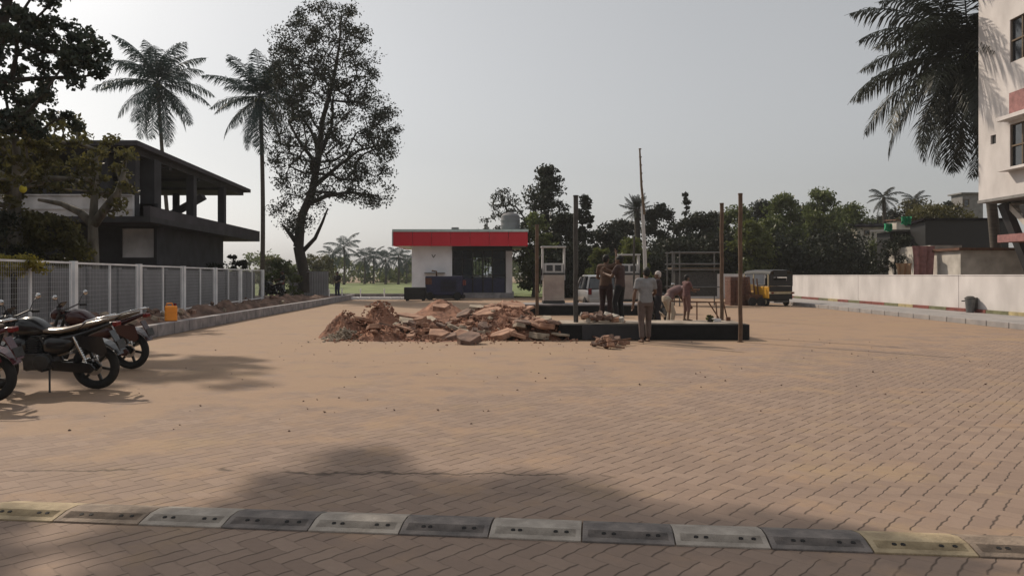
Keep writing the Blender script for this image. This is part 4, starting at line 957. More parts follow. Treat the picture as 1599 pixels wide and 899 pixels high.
for m_ in (m1, m2, m3): m_['group'] = 'motorcycles parked at the left edge'

# ------------------------------------------------------------------ auto rickshaw (rear view)
def rickshaw(px, ybase, label, rz):
    Y = GY(ybase); t = thing('auto_rickshaw', label, 'rickshaw', (PX(px,Y), Y, 0), rz)
    hw = .66   # local: rear faces -y, front +y
    mb = MB(); mb.loft([[(-hw,0,.38),(hw,0,.38),(hw,0,.98),(-hw,0,.98)], [(-hw,1.3,.38),(hw,1.3,.38),(hw,1.3,.95),(-hw,1.3,.95)]]); mb.build('rear_body', M['yellow'], t, bevel=.03)
    mb = MB(); mb.loft([[(-hw+.05,1.31,.38),(hw-.05,1.31,.38),(hw-.05,1.31,.62),(-hw+.05,1.31,.62)], [(-.50,2.1,.40),(.50,2.1,.40),(.50,2.1,.70),(-.50,2.1,.70)], [(-.28,2.6,.5),(.28,2.6,.5),(.22,2.5,1.05),(-.22,2.5,1.05)]]); mb.build('front_body', M['yellow'], t, bevel=.03)
    mb = MB(); mb.loft([[(-.55,2.15,1.05),(.55,2.15,1.05),(.50,2.05,1.72),(-.50,2.05,1.72)], [(-.55,2.17,1.05),(.55,2.17,1.05),(.50,2.07,1.72),(-.50,2.07,1.72)]]); mb.build('windscreen', M['clear_glass'], t)
    # hood: posts, top and rear flap with a window opening
    mb = MB(); prof = [(-hw,1.55),(-hw+.06,1.70),(-.45,1.77),(.45,1.77),(hw-.06,1.70),(hw,1.55)]
    secs = [[(x,y_,z+dz) for x, z in prof]+[(x,y_,z+dz-.03) for x, z in prof[::-1]] for y_, dz in ((-.05,-.02),(.5,.02),(1.4,.02),(2.15,-.03))]
    mb.loft(secs); mb.build('canopy', M['black'], t, smooth='auto')
    mb = MB(); mb.box(-hw,hw,-.04,-.01,.985,1.24); mb.box(-hw,-.42,-.04,-.01,1.24,1.54); mb.box(.34,hw,-.04,-.01,1.24,1.54); mb.box(-.42,.34,-.04,-.01,1.42,1.72); mb.build('rear_flap', M['black'], t)
    for s_ in (-1, 1):
        for y_ in (.05, 1.25, 2.05):
            mb = MB(); mb.box(s_*hw-.025, s_*hw+.025, y_-.025, y_+.025, .96, 1.56); mb.build('post', M['cream'] if s_ < 0 else M['black'], t)
    mb = MB(); mb.box(-hw+.05,hw-.05,.35,.42,.98,1.38); mb.box(-hw+.05,hw-.05,.42,1.0,.98,1.05); mb.build('passenger_seat', M['black'], t, bevel=.02)
    mb = MB(); mb.box(-hw-.03,hw+.03,-.14,-.045,.60,.70); mb.build('bumper', M['cream'], t, bevel=.01)
    mb = MB(); mb.box(-hw+.02,hw-.02,-.035,-.003,.72,.97); mb.box(-hw+.02,hw-.02,-.035,-.003,.34,.60); mb.build('tailgate', M['black'], t)
    mb = MB(); mb.box(-hw+.1,hw-.1,.1,2.0,.24,.377); mb.build('chassis', M['black'], t)
    mb = MB(); mb.tube([(-.4,-.05,.22),(.4,-.05,.22)], .04, 8); mb.build('silencer', M['galv'], t)
    for s_ in (-1, 1):
        mb = MB(); mb.box(s_*.56-.06, s_*.56+.06, -.165, -.143, .62, .69); mb.build('tail_light', M['lamp_red'], t)
    for x, y_ in ((-.56,.35),(.56,.35),(0,2.3)):
        vs = []; wo = bpy.data.objects.new('wheel', None); S.collection.objects.link(wo); wo.parent = t; wo.location = (x, y_, .215)
        mb = MB()
        prof = [(.12,-.055),(.19,-.058),(.213,-.035),(.215,0),(.213,.035),(.19,.058),(.12,.055)]
        n1 = 28
        for r_, q in prof:
            for i in range(n1): a = 2*math.pi*i/n1; vs.append((q, r_*math.cos(a), r_*math.sin(a)))
        mb.add(vs, [(i*n1+j, i*n1+(j+1)%n1, (i+1)*n1+(j+1)%n1, (i+1)*n1+j) for i in range(len(prof)-1) for j in range(n1)]); mb.build('tyre', M['tyre'], wo, smooth=True)
        mb = MB(); vs = [(s_*.04, .12*math.cos(a*math.pi/8), .12*math.sin(a*math.pi/8)) for s_ in (-1,1) for a in range(16)]
        mb.add(vs, [tuple(range(15,-1,-1)), tuple(range(16,32))]+[(a,(a+1)%16,(a+1)%16+16,a+16) for a in range(16)]); mb.build('rim', M['cream'], wo)
    return t
rickshaw(1219, 478, 'yellow and black auto rickshaw seen from behind by the right wall', R(16))
t = thing('handcart', 'small dark handcart with upright handles just left of the rickshaw', 'handcart', (PX(1179,36.5), 36.5, 0))
for xx in (-.2, 0, .18):
    mb = MB(); mb.bar((xx,0,.3),(xx-.06,.1,1.35),.05); mb.build('handle', M['rust'], t)
mb = MB(); mb.box(-.35,.32,-.2,.5,.28,.55); mb.build('tray', M['rust'], t, bevel=.02)
for s_ in (-1, 1):
    mb = MB(); mb.lathe([(0,-.03),(.2,-.03),(.22,0),(.2,.03),(0,.03)], c=(s_*.2,-.25,.22), axis='y'); mb.build('wheel', M['tyre'], t, smooth='auto')

# ------------------------------------------------------------------ white car behind the far island
def car(px, Y, rz, label):
    t = thing('hatchback_car', label, 'car', (PX(px,Y), Y, 0), rz)   # local: length along y, rear at -y
    def sec(y, hw, z0, z1, n=16, pw=.45):
        out = []
        for j in range(n):
            a = 2*math.pi*j/n; c, s_ = math.cos(a), math.sin(a)
            out.append((hw*math.copysign(abs(c)**pw, c), y, (z0+z1)/2+(z1-z0)/2*math.copysign(abs(s_)**pw, s_)))
        return out
    mb = MB(); mb.loft([sec(-1.78,.62,.42,.78), sec(-1.72,.74,.30,.90), sec(-1.4,.79,.24,.95), sec(0,.80,.22,.93), sec(1.2,.79,.24,.90), sec(1.7,.72,.28,.76), sec(1.8,.60,.36,.62)]); mb.build('body', M['car_white'], t, smooth=True, sub=1)
    def trap(y, hwb, hwt, zb, zt): return [(-hwb,y,zb),(hwb,y,zb),(hwt,y,zt),(-hwt,y,zt)]
    mb = MB(); mb.loft([trap(-1.62,.70,.66,.90,.94), trap(-1.35,.72,.58,.90,1.42), trap(-1.0,.73,.58,.90,1.47), trap(.3,.73,.58,.90,1.47), trap(.6,.72,.58,.90,1.40), trap(1.15,.70,.66,.88,.90)]); mb.build('cabin_glass', M['glass'], t)
    mb = MB(); mb.loft([[(-.60,-1.40,1.42),(.60,-1.40,1.42),(.54,-1.40,1.46),(-.54,-1.40,1.46)], [(-.61,-1.0,1.46),(.61,-1.0,1.46),(.55,-1.0,1.53),(-.55,-1.0,1.53)], [(-.61,.3,1.46),(.61,.3,1.46),(.55,.3,1.53),(-.55,.3,1.53)], [(-.59,.65,1.39),(.59,.65,1.39),(.54,.65,1.42),(-.54,.65,1.42)]]); mb.build('roof', M['car_white'], t, smooth='auto', bevel=.01)
    mb = MB()
    for s_ in (-1, 1):
        mb.bar((s_*.735,-1.55,.92),(s_*.60,-1.32,1.44),.08,.06); mb.bar((s_*.74,-.35,.92),(s_*.60,-.35,1.47),.04,.07); mb.bar((s_*.73,1.1,.9),(s_*.60,.62,1.41),.05,.05)
    mb.build('pillars', M['car_white'], t)
    mb = MB(); mb.box(-.70,.70,-1.86,-1.77,.32,.52); mb.build('rear_bumper', M['car_white'], t, bevel=.03)
    for s_ in (-1, 1):
        mb = MB(); mb.box(s_*.66-.07, s_*.66+.07, -1.78, -1.66, .66, .92); mb.build('tail_light', M['lamp_red'], t, bevel=.02)
        mb = MB(); mb.ell((s_*.58,1.74,.62),.12,.06,.07); mb.build('headlight', M['lamp_clear'], t, smooth=True)
        for y_ in (-1.15, 1.15):
            wo = bpy.data.objects.new('wheel', None); S.collection.objects.link(wo); wo.parent = t; wo.location = (s_*.72, y_, .28)
            prof = [(.16,-.08),(.25,-.085),(.28,-.06),(.28,.06),(.25,.085),(.16,.08)]; n1 = 28; vs = []
            for r_, q in prof:
                for i in range(n1): a = 2*math.pi*i/n1; vs.append((q, r_*math.cos(a), r_*math.sin(a)))
            mb = MB(); mb.add(vs, [(i*n1+j, i*n1+(j+1)%n1, (i+1)*n1+(j+1)%n1, (i+1)*n1+j) for i in range(5) for j in range(n1)]); mb.build('tyre', M['tyre'], wo, smooth=True)
            mb = MB(); vs = [(s2*.07, .17*math.cos(a*math.pi/8), .17*math.sin(a*math.pi/8)) for s2 in (-1,1) for a in range(16)]
            mb.add(vs, [tuple(range(15,-1,-1)), tuple(range(16,32))]+[(a,(a+1)%16,(a+1)%16+16,a+16) for a in range(16)]); mb.build('rim', M['alloy'], wo)
    mb = MB(); mb.box(-.25,.25,-1.875,-1.862,.38,.49); mb.build('number_plate', M['pump_white'], t)
    return t
car(931, 34.0, R(6), 'white hatchback car parked beyond the far island')

# ------------------------------------------------------------------ people
def remesh(mb, name, m, parent, voxel, smooth_it=3):
    o = mb.build('tmp', m); r_ = o.modifiers.new('r', 'REMESH'); r_.mode = 'VOXEL'; r_.voxel_size = voxel
    s_ = o.modifiers.new('s', 'SMOOTH'); s_.factor = .5; s_.iterations = smooth_it
    dg = bpy.context.evaluated_depsgraph_get(); me = bpy.data.meshes.new_from_object(o.evaluated_get(dg))
    bpy.data.objects.remove(o); me.name = name; me.materials.clear(); me.materials.append(m)
    me.polygons.foreach_set('use_smooth', [True]*len(me.polygons))
    q = bpy.data.objects.new(name, me); S.collection.objects.link(q); q.parent = parent; return q
POSE0 = dict(pel=(0,0,.93), waist=(0,.0,1.08), chest=(0,.01,1.28), neck=(0,.0,1.44), head=(0,.02,1.58),
  shl=(-.18,0,1.40), ell=(-.23,-.02,1.12), hal=(-.24,.06,.88), shr=(.18,0,1.40), elr=(.23,-.02,1.12), har=(.24,.06,.88),
  hil=(-.09,0,.90), knl=(-.11,.03,.49), anl=(-.12,-.02,.08), hir=(.09,0,.90), knr=(.11,.03,.49), anr=(.12,-.02,.08))
def person(label, loc, rz, pose={}, scale=1.0, shirt=(.3,.3,.3), trousers=(.1,.1,.1), cap=None, sleeves=.6, legs=1.0, skirt=False, k=[0]):
    k[0] += 1; J = {a: Vector(b_) for a, b_ in {**POSE0, **pose}.items()}
    t = thing('person', label, 'person', loc, rz); t.scale = (scale,)*3
    b = MB()
    def limb(a, c, r1, r2, e=None, n=12):
        pts = [J[a] if isinstance(a, str) else a, J[c] if isinstance(c, str) else c]
        A, C = pts; b.tube([A, A.lerp(C,.3), A.lerp(C,.65), C], [r1, r1*1.04, (r1+r2)/2*1.02, r2], n)
        b.ell(A, r1, r1, r1, 10, 6); b.ell(C, r2, r2, r2, 10, 6)
    # torso
    b.tube([J['pel']-Vector((0,0,.06)), J['pel'], J['waist'], J['chest'], J['chest'].lerp(J['neck'],.6), J['neck']], [(.10,.09),(.155,.11),(.13,.095),(.165,.11),(.14,.085),(.06,.06)], 16)
    b.tube([J['shl'], J['shr']], .06, 10); limb('neck', J['neck'].lerp(J['head'],.6), .055, .052)
    h = J['head']; b.ell(h+Vector((0,-.005,.03)), .076, .094, .10, 18, 12); b.ell(h+Vector((0,.025,-.035)), .055, .065, .075, 14, 8)
    b.ell(h+Vector((0,.10,-.005)), .014, .02, .028, 8, 6)
    for s_ in (-1, 1): b.ell(h+Vector((s_*.078,0,0)), .012, .02, .032, 8, 6)
    b.ell(h+Vector((0,.088,-.055)), .024, .012, .008, 8, 6)
    for s_, e_ in (('l',-1),('r',1)):
        limb('sh'+s_, 'el'+s_, .050, .038); limb('el'+s_, 'ha'+s_, .038, .026)
        limb('hi'+s_, 'kn'+s_, .085, .055); limb('kn'+s_, 'an'+s_, .056, .036)
        a = J['an'+s_]; b.tube([a+Vector((0,-.055,-.045)), a+Vector((0,.05,-.045)), a+Vector((e_*.01,.15,-.06)), a+Vector((e_*.01,.20,-.065))], [(.032,.030),(.040,.035),(.045,.022),(.03,.014)], 10)
        # hand: palm, four fingers, thumb
        d = (J['ha'+s_]-J['el'+s_]).normalized(); w_ = J['ha'+s_]; side = d.cross(Vector((1,0,0)) if abs(d.x) < .8 else Vector((0,1,0))).normalized(); nrm = d.cross(side)
        b.tube([w_, w_+d*.05, w_+d*.09], [(.026,.022),(.040,.018),(.040,.016)], 10)
        for q, ln in enumerate((.066,.078,.073,.056)):
            o_ = w_+d*.085+side*(q-1.5)*.021; b.tube([o_, o_+d*ln*.55+nrm*.004, o_+d*ln*.9+nrm*.022*(-e_ if False else 1)], [.0095,.009,.0075], 6)
        b.tube([w_+d*.03+side*.03*1, w_+d*.06+side*.055, w_+d*.09+side*.062], [.012,.011,.009], 6)
    remesh(b, 'body', M['skin'], t, .0095, 2)
    ms = mat('shirt_%d' % k[0], shirt, .9, var=.15, scale=9, bump=.3, bscale=12); mt = mat('trousers_%d' % k[0], trousers, .9, var=.15, scale=9, bump=.3, bscale=12)
    b = MB(); b.tube([J['pel']-Vector((0,0,.03)), J['waist']-Vector((0,0,.04)), J['waist']+Vector((0,0,.04)), J['chest'], J['chest'].lerp(J['neck'],.6), J['chest'].lerp(J['neck'],.9)], [(.178,.135),(.165,.125),(.155,.12),(.188,.132),(.165,.11),(.085,.075)], 18)
    b.tube([J['shl'], J['shr']], .078, 12)
    for s_ in 'lr':
        e2 = J['sh'+s_].lerp(J['el'+s_], min(1, sleeves*1.4)); b.tube([J['sh'+s_], e2], [.075,.064], 12); b.ell(J['sh'+s_], .076,.076,.076, 10, 6)
        if sleeves > .8: b.tube([J['el'+s_], J['el'+s_].lerp(J['ha'+s_], .85)], [.058,.042], 12); b.ell(J['el'+s_], .058,.058,.058)
    remesh(b, 'shirt', ms, t, .013, 2)
    b = MB(); b.tube([J['pel']-Vector((0,0,.10)), J['pel'], J['pel']+Vector((0,0,.07))], [(.15,.12),(.17,.128),(.158,.12)], 16)
    for s_ in 'lr':
        b.tube([J['hi'+s_], J['hi'+s_].lerp(J['kn'+s_],.5), J['kn'+s_]], [.105,.092,.074], 12); b.ell(J['hi'+s_], .105,.105,.105); b.ell(J['kn'+s_], .074,.074,.074)
        e2 = J['kn'+s_].lerp(J['an'+s_], max(.05, legs*.93)); b.tube([J['kn'+s_], e2], [.074,.060], 12)
    if skirt:
        b.tube([J['pel'], (J['knl']+J['knr'])/2, (J['anl']+J['anr'])/2+Vector((0,0,.12))], [(.17,.13),(.20,.15),(.21,.16)], 16)
    remesh(b, 'trousers', mt, t, .013, 2)
    b = MB(); b.ell(h+Vector((0,-.014,.045)), .086, .100, .102, 18, 8, 0, .55); b.ell(h+Vector((0,-.05,.0)), .074,.06,.07, 14, 8)
    b.build('hair' if not cap else 'cap', M['hair'] if not cap else mat('cap_cloth_%d' % k[0], cap, .8), t, smooth=True)
    for s_ in (-1, 1):
        b = MB(); b.ell(h+Vector((s_*.03,.088,.012)), .011,.008,.008, 8, 6); b.build('eye', M['black'], t, smooth=True)
    return t
# front worker, back to the camera, arm hanging and the other forward
y0 = GY(534); person('worker seen from behind in a pale top and khaki trousers standing before the near island', (PX(1008,y0), y0, 0), R(8),
  dict(pel=(0,0,.93), anl=(-.10,-.06,.08), knl=(-.10,.0,.49), anr=(.10,.10,.08), knr=(.10,.10,.50), ell=(-.27,-.05,1.13), hal=(-.30,-.02,.86), elr=(.25,.04,1.14), har=(.16,.24,1.02), head=(.03,.03,1.575)), 0.98, (.20,.20,.205), (.105,.078,.07), sleeves=.5)
yi = IY+.75
person('worker in dark trousers on the near island holding both hands out before the chest', (PX(968, yi), yi, .385), R(60),
  dict(ell=(-.22,.14,1.17), hal=(-.10,.36,1.24), elr=(.22,.12,1.20), har=(.10,.36,1.34), knl=(-.12,.10,.50), anl=(-.12,.03,.08)), .93, (.05,.03,.028), (.012,.012,.014), sleeves=.5)
person('worker in a brownish shirt standing left on the near island with a hand raised', (PX(946, yi+.5), yi+.5, .385), R(-35),
  dict(elr=(.28,.10,1.50), har=(.22,.16,1.74), ell=(-.25,.0,1.12), hal=(-.15,.22,1.05)), .95, (.085,.05,.035), (.035,.02,.02), sleeves=.5)
yq = 20.6
person('bending worker with pale trousers behind the near island, right of the khaki worker', (PX(1046, yq), yq, 0), R(-80),
  dict(pel=(0,-.10,.86), waist=(0,.02,.98), chest=(0,.22,1.10), neck=(0,.38,1.16), head=(0,.50,1.22), shl=(-.18,.34,1.14), shr=(.18,.34,1.14), ell=(-.2,.42,.88), hal=(-.12,.55,.68), elr=(.2,.42,.88), har=(.12,.55,.68), hil=(-.09,-.09,.84), hir=(.09,-.09,.84), knl=(-.12,.05,.47), knr=(.12,.05,.47), anl=(-.12,-.02,.08), anr=(.12,-.02,.08)), 1.0, (.14,.085,.085), (.34,.29,.23), sleeves=.6)
person('slim worker on the near island left of the green sprig, bare forearms forward', (PX(1072, IY+1.15), IY+1.15, .385), R(-70),
  dict(elr=(.20,.14,1.16), har=(.14,.38,1.16), ell=(-.20,.12,1.16), hal=(-.12,.36,1.10)), .66, (.12,.06,.06), (.14,.075,.065), sleeves=.4, legs=.4)
person('worker in a dark shirt behind the khaki worker, facing left', (PX(1028, 21.8), 21.8, 0), R(70),
  dict(elr=(.20,.14,1.16), har=(.10,.34,1.10), ell=(-.20,.12,1.16), hal=(-.10,.34,1.05)), .95, (.035,.022,.025), (.015,.015,.02), cap=(.42,.38,.36))
yd = GY(465.5)
person('distant man in black with dark blue trousers at the back of the yard', (PX(527, yd), yd, 0), R(150),
  dict(ell=(-.28,.05,1.16), hal=(-.16,.2,1.06), elr=(.26,0,1.14), har=(.22,.1,.9)), 1.03, (.012,.012,.014), (.02,.025,.06))
person('man in dark clothes beside the parked motorcycle near the sheet barrier', (PX(442, 41.5), 41.5, .2), R(120), dict(elr=(.22,.14,1.18), har=(.12,.36,1.16)), .92, (.02,.02,.022), (.02,.02,.022))

# ------------------------------------------------------------------ trees
def leaves(clumps, n_each, size, seed, aspect=.5, flat=.6):
    """clumps: (N,4) centres and radii; returns one mesh of small leaf faces spread through them"""
    rs = np.random.default_rng(seed); C = np.array(clumps, float); N = len(C)
    idx = np.repeat(np.arange(N), n_each); K = len(idx)
    d = rs.normal(size=(K, 3)); d /= np.linalg.norm(d, axis=1)[:, None]
    r_ = rs.random(K)**.55; p = C[idx, :3] + d*(r_*C[idx, 3])[:, None]*np.array([1, 1, flat+.1])
    a = rs.normal(size=(K, 3)); a[:, 2] -= .5; a /= np.linalg.norm(a, axis=1)[:, None]
    b = np.cross(a, rs.normal(size=(K, 3))); b /= np.linalg.norm(b, axis=1)[:, None]
    s = size*(.6+.8*rs.random(K)); A = a*(s/2)[:, None]; B = b*(s*aspect/2)[:, None]
    nrm = np.cross(a, b)*(s*.12)[:, None]
    V = np.stack([p-A, p+B+nrm, p+A, p-B+nrm], 1).reshape(-1, 3)
    return V, K
def leaf_obj(name, V, K, m, parent):
    me = bpy.data.meshes.new(name); me.vertices.add(len(V)); me.vertices.foreach_set('co', V.ravel().astype(np.float32))
    me.loops.add(K*4); me.loops.foreach_set('vertex_index', np.arange(K*4, dtype=np.int32))
    me.polygons.add(K); me.polygons.foreach_set('loop_start', np.arange(0, K*4, 4, dtype=np.int32))
    me.update(calc_edges=True); me.materials.append(m)
    o = bpy.data.objects.new(name, me); S.collection.objects.link(o); o.parent = parent; return o
def grow(trunk, att, r_tip, seed, rmax=None, step=.6, wob=.12):
    """branches from a trunk line out to each attractor; radii from the number of tips carried"""
    rs = np.random.default_rng(seed); nodes = [np.array(p, float) for p in trunk]; par = [-1]+list(range(len(trunk)-1)); cnt = [0]*len(nodes)
    base = nodes[len(trunk)//3]
    att = sorted([np.array(a[:3], float) for a in att], key=lambda a: np.linalg.norm(a-nodes[len(trunk)//2]))
    for a in att:
        N = np.array(nodes); dist = np.linalg.norm(N-a, axis=1) + np.maximum(0, N[:, 2]-a[2])*.8; dist[:max(1, len(trunk)//3)] += 50
        i = int(np.argmin(dist)); p = nodes[i]; L = np.linalg.norm(a-p); n_ = max(1, int(L/step)); last = i
        sag = np.array([0, 0, 1.0])*L*.08
        for q in range(1, n_+1):
            t = q/n_; v = p+(a-p)*t+sag*math.sin(math.pi*t)+rs.normal(size=3)*wob*step*(q < n_)
            nodes.append(v); par.append(last); cnt.append(0); last = len(nodes)-1
        j = last
        while j >= 0: cnt[j] += 1; j = par[j]
    return nodes, par, cnt
def wood(nodes, par, cnt, r_tip, pw, trunkn, trad, name, m, parent):
    mb = MB(); ch = {}
    rad = [r_tip*max(1, c)**pw for c in cnt]
    for i in range(trunkn): rad[i] = max(rad[i], trad[min(i, len(trad)-1)])
    for i in range(len(nodes)):
        if par[i] >= 0: mb.tube([nodes[par[i]], nodes[i]], [min(rad[par[i]], rad[i]*1.5), rad[i]], 6, cap=False)
    return mb.build(name, m, parent, smooth=True)
def tree(name, label, base, trunk, att, n_each, lsize, lm, bm_, r_tip=.02, pw=.45, trad=(.3,), seed=1, group=None, aspect=.5, forks=(), step=.6, cat='tree'):
    t = thing(name, label, cat, base, 0, group); b = Vector(base)
    tr = [Vector(p)-b for p in trunk]; at_ = [(a[0]-b.x, a[1]-b.y, a[2]-b.z, a[3]) for a in att]
    nodes, par, cnt = grow(tr, at_, r_tip, seed, step=step)
    wood(nodes, par, cnt, r_tip, pw, len(tr), trad, 'trunk', bm_, t)
    for f_ in forks:
        mb = MB(); mb.tube([Vector(p)-b for p in f_[0]], list(f_[1]), 8); mb.build('bough', bm_, t, smooth=True)
    V, K = leaves(at_, n_each, lsize, seed, aspect); leaf_obj('crown', V, K, lm, t)
    return t
def poly_att(poly, n, Y, depth, rpx, seed, rows=None):
    """attractors inside a silhouette (photo pixels) with real depth"""
    rs = random.Random(seed); out = []; xs = [p[0] for p in poly]; ys = [p[1] for p in poly]
    cx = (min(xs)+max(xs))/2; hwid = (max(xs)-min(xs))/2
    def inside(x, y):
        c = False; j = len(poly)-1
        for i in range(len(poly)):
            if (poly[i][1] > y) != (poly[j][1] > y) and x < (poly[j][0]-poly[i][0])*(y-poly[i][1])/(poly[j][1]-poly[i][1])+poly[i][0]: c = not c
            j = i
        return c
    while len(out) < n:
        x, y = rs.uniform(min(xs), max(xs)), rs.uniform(min(ys), max(ys))
        if not inside(x, y): continue
        e = math.sqrt(max(.05, 1-((x-cx)/hwid)**2)); dY = rs.uniform(-1, 1)*depth*e; yy = Y+dY
        out.append((PX(x, yy), yy, PZ(y, yy), rpx/F*Y*rs.uniform(.6, 1.3)))
    return out
# tall airy tree right of the palms
TY = 46.0
trunk = [P(474,452,TY)-Vector((0,0,.2)), P(474,425,TY), P(466,385,TY), P(470,340,TY+.2), P(487,300,TY), P(497,250,TY-.3), P(503,190,TY), P(520,130,TY+.2), P(530,70,TY), P(533,25,TY)]
poly = [(470,18),(500,2),(548,5),(580,60),(592,90),(580,140),(600,160),(622,185),(618,225),(610,262),(612,300),(600,322),(560,318),(520,305),(500,330),(480,370),(440,360),(425,330),(432,285),(418,250),(430,210),(425,150),(418,110),(430,50)]
att = poly_att(poly, 560, TY, 3.4, 17, 5)
tree('airy_tree', 'tallest airy rain tree with a dark forked trunk behind the fence', (PX(474,TY), TY, 0), trunk, att, 62, .16, M['leaf_dark'], M['bark'], .013, .44, (.38,.36,.33,.27,.24,.2,.16,.12,.08,.05), 11, step=.7,
     forks=[([P(473,392,TY), P(492,372,TY), P(503,348,TY), P(512,325,TY)], (.15,.12,.09,.05)), ([P(470,388,TY), P(455,368,TY), P(440,350,TY)], (.2,.14,.06)), ([P(482,318,TY), P(510,306,TY), P(545,300,TY-.5), P(590,306,TY-.8)], (.17,.13,.09,.05)), ([P(492,290,TY), P(525,262,TY), P(560,235,TY), P(600,225,TY)], (.15,.11,.08,.04)), ([P(496,258,TY), P(470,225,TY), P(450,190,TY)], (.14,.10,.05))])
# the leafy tree behind the fence whose boughs fill the top left corner
NY = 19.5
poly = [(-160,-60),(60,-60),(100,-20),(95,10),(140,55),(165,90),(172,108),(130,140),(110,150),(145,175),(140,200),(50,212),(5,205),(-60,200),(-200,120)]
tx = PX(-70, NY)
trunk = [(tx,NY,0),(tx,NY,1.6),(tx+.1,NY,3.2),(tx+.3,NY,4.8),(tx+.8,NY-.1,6.2),(tx+1.3,NY-.2,7.6),(tx+1.6,NY-.2,9.0)]
att = poly_att(poly, 240, NY, 2.0, 17, 8)
tree('broadleaf_tree', 'large dark tree whose leafy boughs hang into the top left corner', (tx,NY,0), trunk, att, 85, .125, M['leaf_near'], M['bark'], .016, .45, (.34,.3,.27,.24,.2,.16,.1), 13, aspect=.7, step=.5)
# roadside tree outside the frame on the left, overhanging the speed bump
def in_poly(x, y, poly):
    c = False; j_ = len(poly)-1
    for i_ in range(len(poly)):
        if (poly[i_][1] > y) != (poly[j_][1] > y) and x < (poly[j_][0]-poly[i_][0])*(y-poly[i_][1])/(poly[j_][1]-poly[i_][1])+poly[i_][0]: c = not c
        j_ = i_
    return c
shade = [(190,812),(350,792),(445,760),(465,722),(540,705),(610,706),(650,742),(760,752),(860,748),(925,762),(940,788),(1080,776),(1200,800),(1330,824),(1430,852),(1540,890),(1700,1100),(1500,1500),(100,1500),(150,1000)]
rs = random.Random(41); att = []; kx, ky = sd.x/sd.z, sd.y/sd.z
while len(att) < 230:
    gy = rs.uniform(1.9, 6.8); px_ = rs.uniform(100, 1700); py_ = HY+F*H/gy
    if not in_poly(px_, min(py_, 1499), shade): continue
    z = (.385*gy+1.5)/.60+rs.uniform(.35, 1.6); att.append((PX(px_, gy)+kx*z, gy+ky*z, z, rs.uniform(.25,.42)))
for _ in range(14):
    gy = rs.uniform(3.2, 4.6); z = (.385*gy+1.5)/.60+rs.uniform(.4, 1.5); att.append((PX(rs.uniform(-160,10), gy)+kx*z, gy+ky*z, z, .3))
trunk = [(-11.5,10.5,0),(-11.4,10.5,1.8),(-11.1,10.4,3.4),(-10.4,10.2,5.0),(-9.2,10.0,6.3),(-7.8,9.6,7.0),(-6.2,9.2,7.5)]
tree('roadside_tree', 'leafy roadside tree standing left of the camera and shading the speed bump', (-11.5,10.5,0), trunk, att, 95, .12, M['leaf_near'], M['bark'], .010, .42, (.34,.3,.27,.22,.18,.13,.09), 15, aspect=.7, step=.4)
# forked pale tree behind the fence and bushes
FY = 24.5
trunk = [P(146,430,FY)-Vector((0,0,1.0)), P(146,400,FY), P(145,355,FY), P(146,335,FY), P(148,300,FY), P(150,262,FY), P(152,235,FY)]
att = poly_att([(60,190),(150,185),(200,235),(205,300),(185,335),(165,310),(120,290),(60,300),(10,315),(-40,290),(-40,210)], 110, FY, 2.2, 15, 21)
tree('forked_tree', 'pale forked trunk tree standing right behind the fence before the unfinished building', (PX(146,FY), FY, 0), trunk, att, 34, .17, M['leaf_olive'], M['bark_pale'], .018, .42, (.2,.19,.17,.15,.11,.09,.07), 22, aspect=.6,
     forks=[([P(146,352,FY), P(165,325,FY-.2), P(185,300,FY-.3), P(195,262,FY-.3)], (.15,.14,.11,.06)), ([P(145,350,FY), P(125,332,FY+.2), P(95,318,FY+.3), P(60,312,FY+.3)], (.15,.13,.09,.05))])
trunk = [P(22,440,22)-Vector((0,0,1)), P(25,400,22), P(22,330,22), P(28,260,22), P(24,215,22)]
att = poly_att([(-60,170),(60,180),(100,240),(60,320),(0,330),(-80,320)], 70, 22, 1.6, 16, 31)
tree('forked_tree', 'greyish trunk tree at the left edge with reddish and olive leaves', (PX(22,22), 22, 0), trunk, att, 50, .16, M['leaf_olive'], M['bark_pale'], .015, .42, (.26,.24,.2,.15,.1), 33, aspect=.6)
def bush(px, ytop, ybot, wpx, Y, m, label, seed, n=40, le=90, ls=.12, name='bush', cat='bush', depth=None):
    z1 = PZ(ytop, Y); hwid = wpx/2/F*Y; zb = max(0.0, PZ(ybot, Y)) ; rs = random.Random(seed); dpt = depth or hwid*.7
    base = (PX(px,Y), Y, 0); att = []
    for _ in range(n):
        a = rs.uniform(0, 6.283); r_ = math.sqrt(rs.random()); z = zb+(z1-zb)*rs.random()**.8; tap = math.sqrt(max(.1, 1-((z-zb)/(z1-zb))**2*.8))
        att.append((base[0]+math.cos(a)*r_*hwid*tap, Y+math.sin(a)*r_*dpt*tap, z, hwid*rs.uniform(.18,.34)))
    return tree(name, label, base, [(base[0],Y,0),(base[0],Y,zb*.5+.1),(base[0],Y,zb+(z1-zb)*.35),(base[0],Y,zb+(z1-zb)*.6)], att, le, ls, m, M['bark'], .012, .45, (.08,.07,.05,.03), seed, cat=cat)
bush(62, 338, 430, 150, 22.5, M['leaf_olive'], 'dull green bush behind the fence below the forked tree', 51, 50, 130, .13)
bush(-20, 330, 430, 120, 21, M['leaf_dark'], 'dark bush at the left edge behind the fence', 52, 40, 110, .13)
bush(22, 403, 428, 110, 15.9, M['leaf_yellow'], 'yellow green creeper spilling over the fence at the left edge', 53, 36, 50, .08, name='creeper', cat='creeper', depth=.35)
bush(215, 388, 430, 70, 38, M['leaf_dark'], 'low dark bush before the grey shutter of the unfinished building', 54, 26, 90, .16)
bush(290, 404, 436, 120, 38, M['leaf_dark'], 'long dark hedge at the foot of the unfinished building', 55, 40, 90, .16)
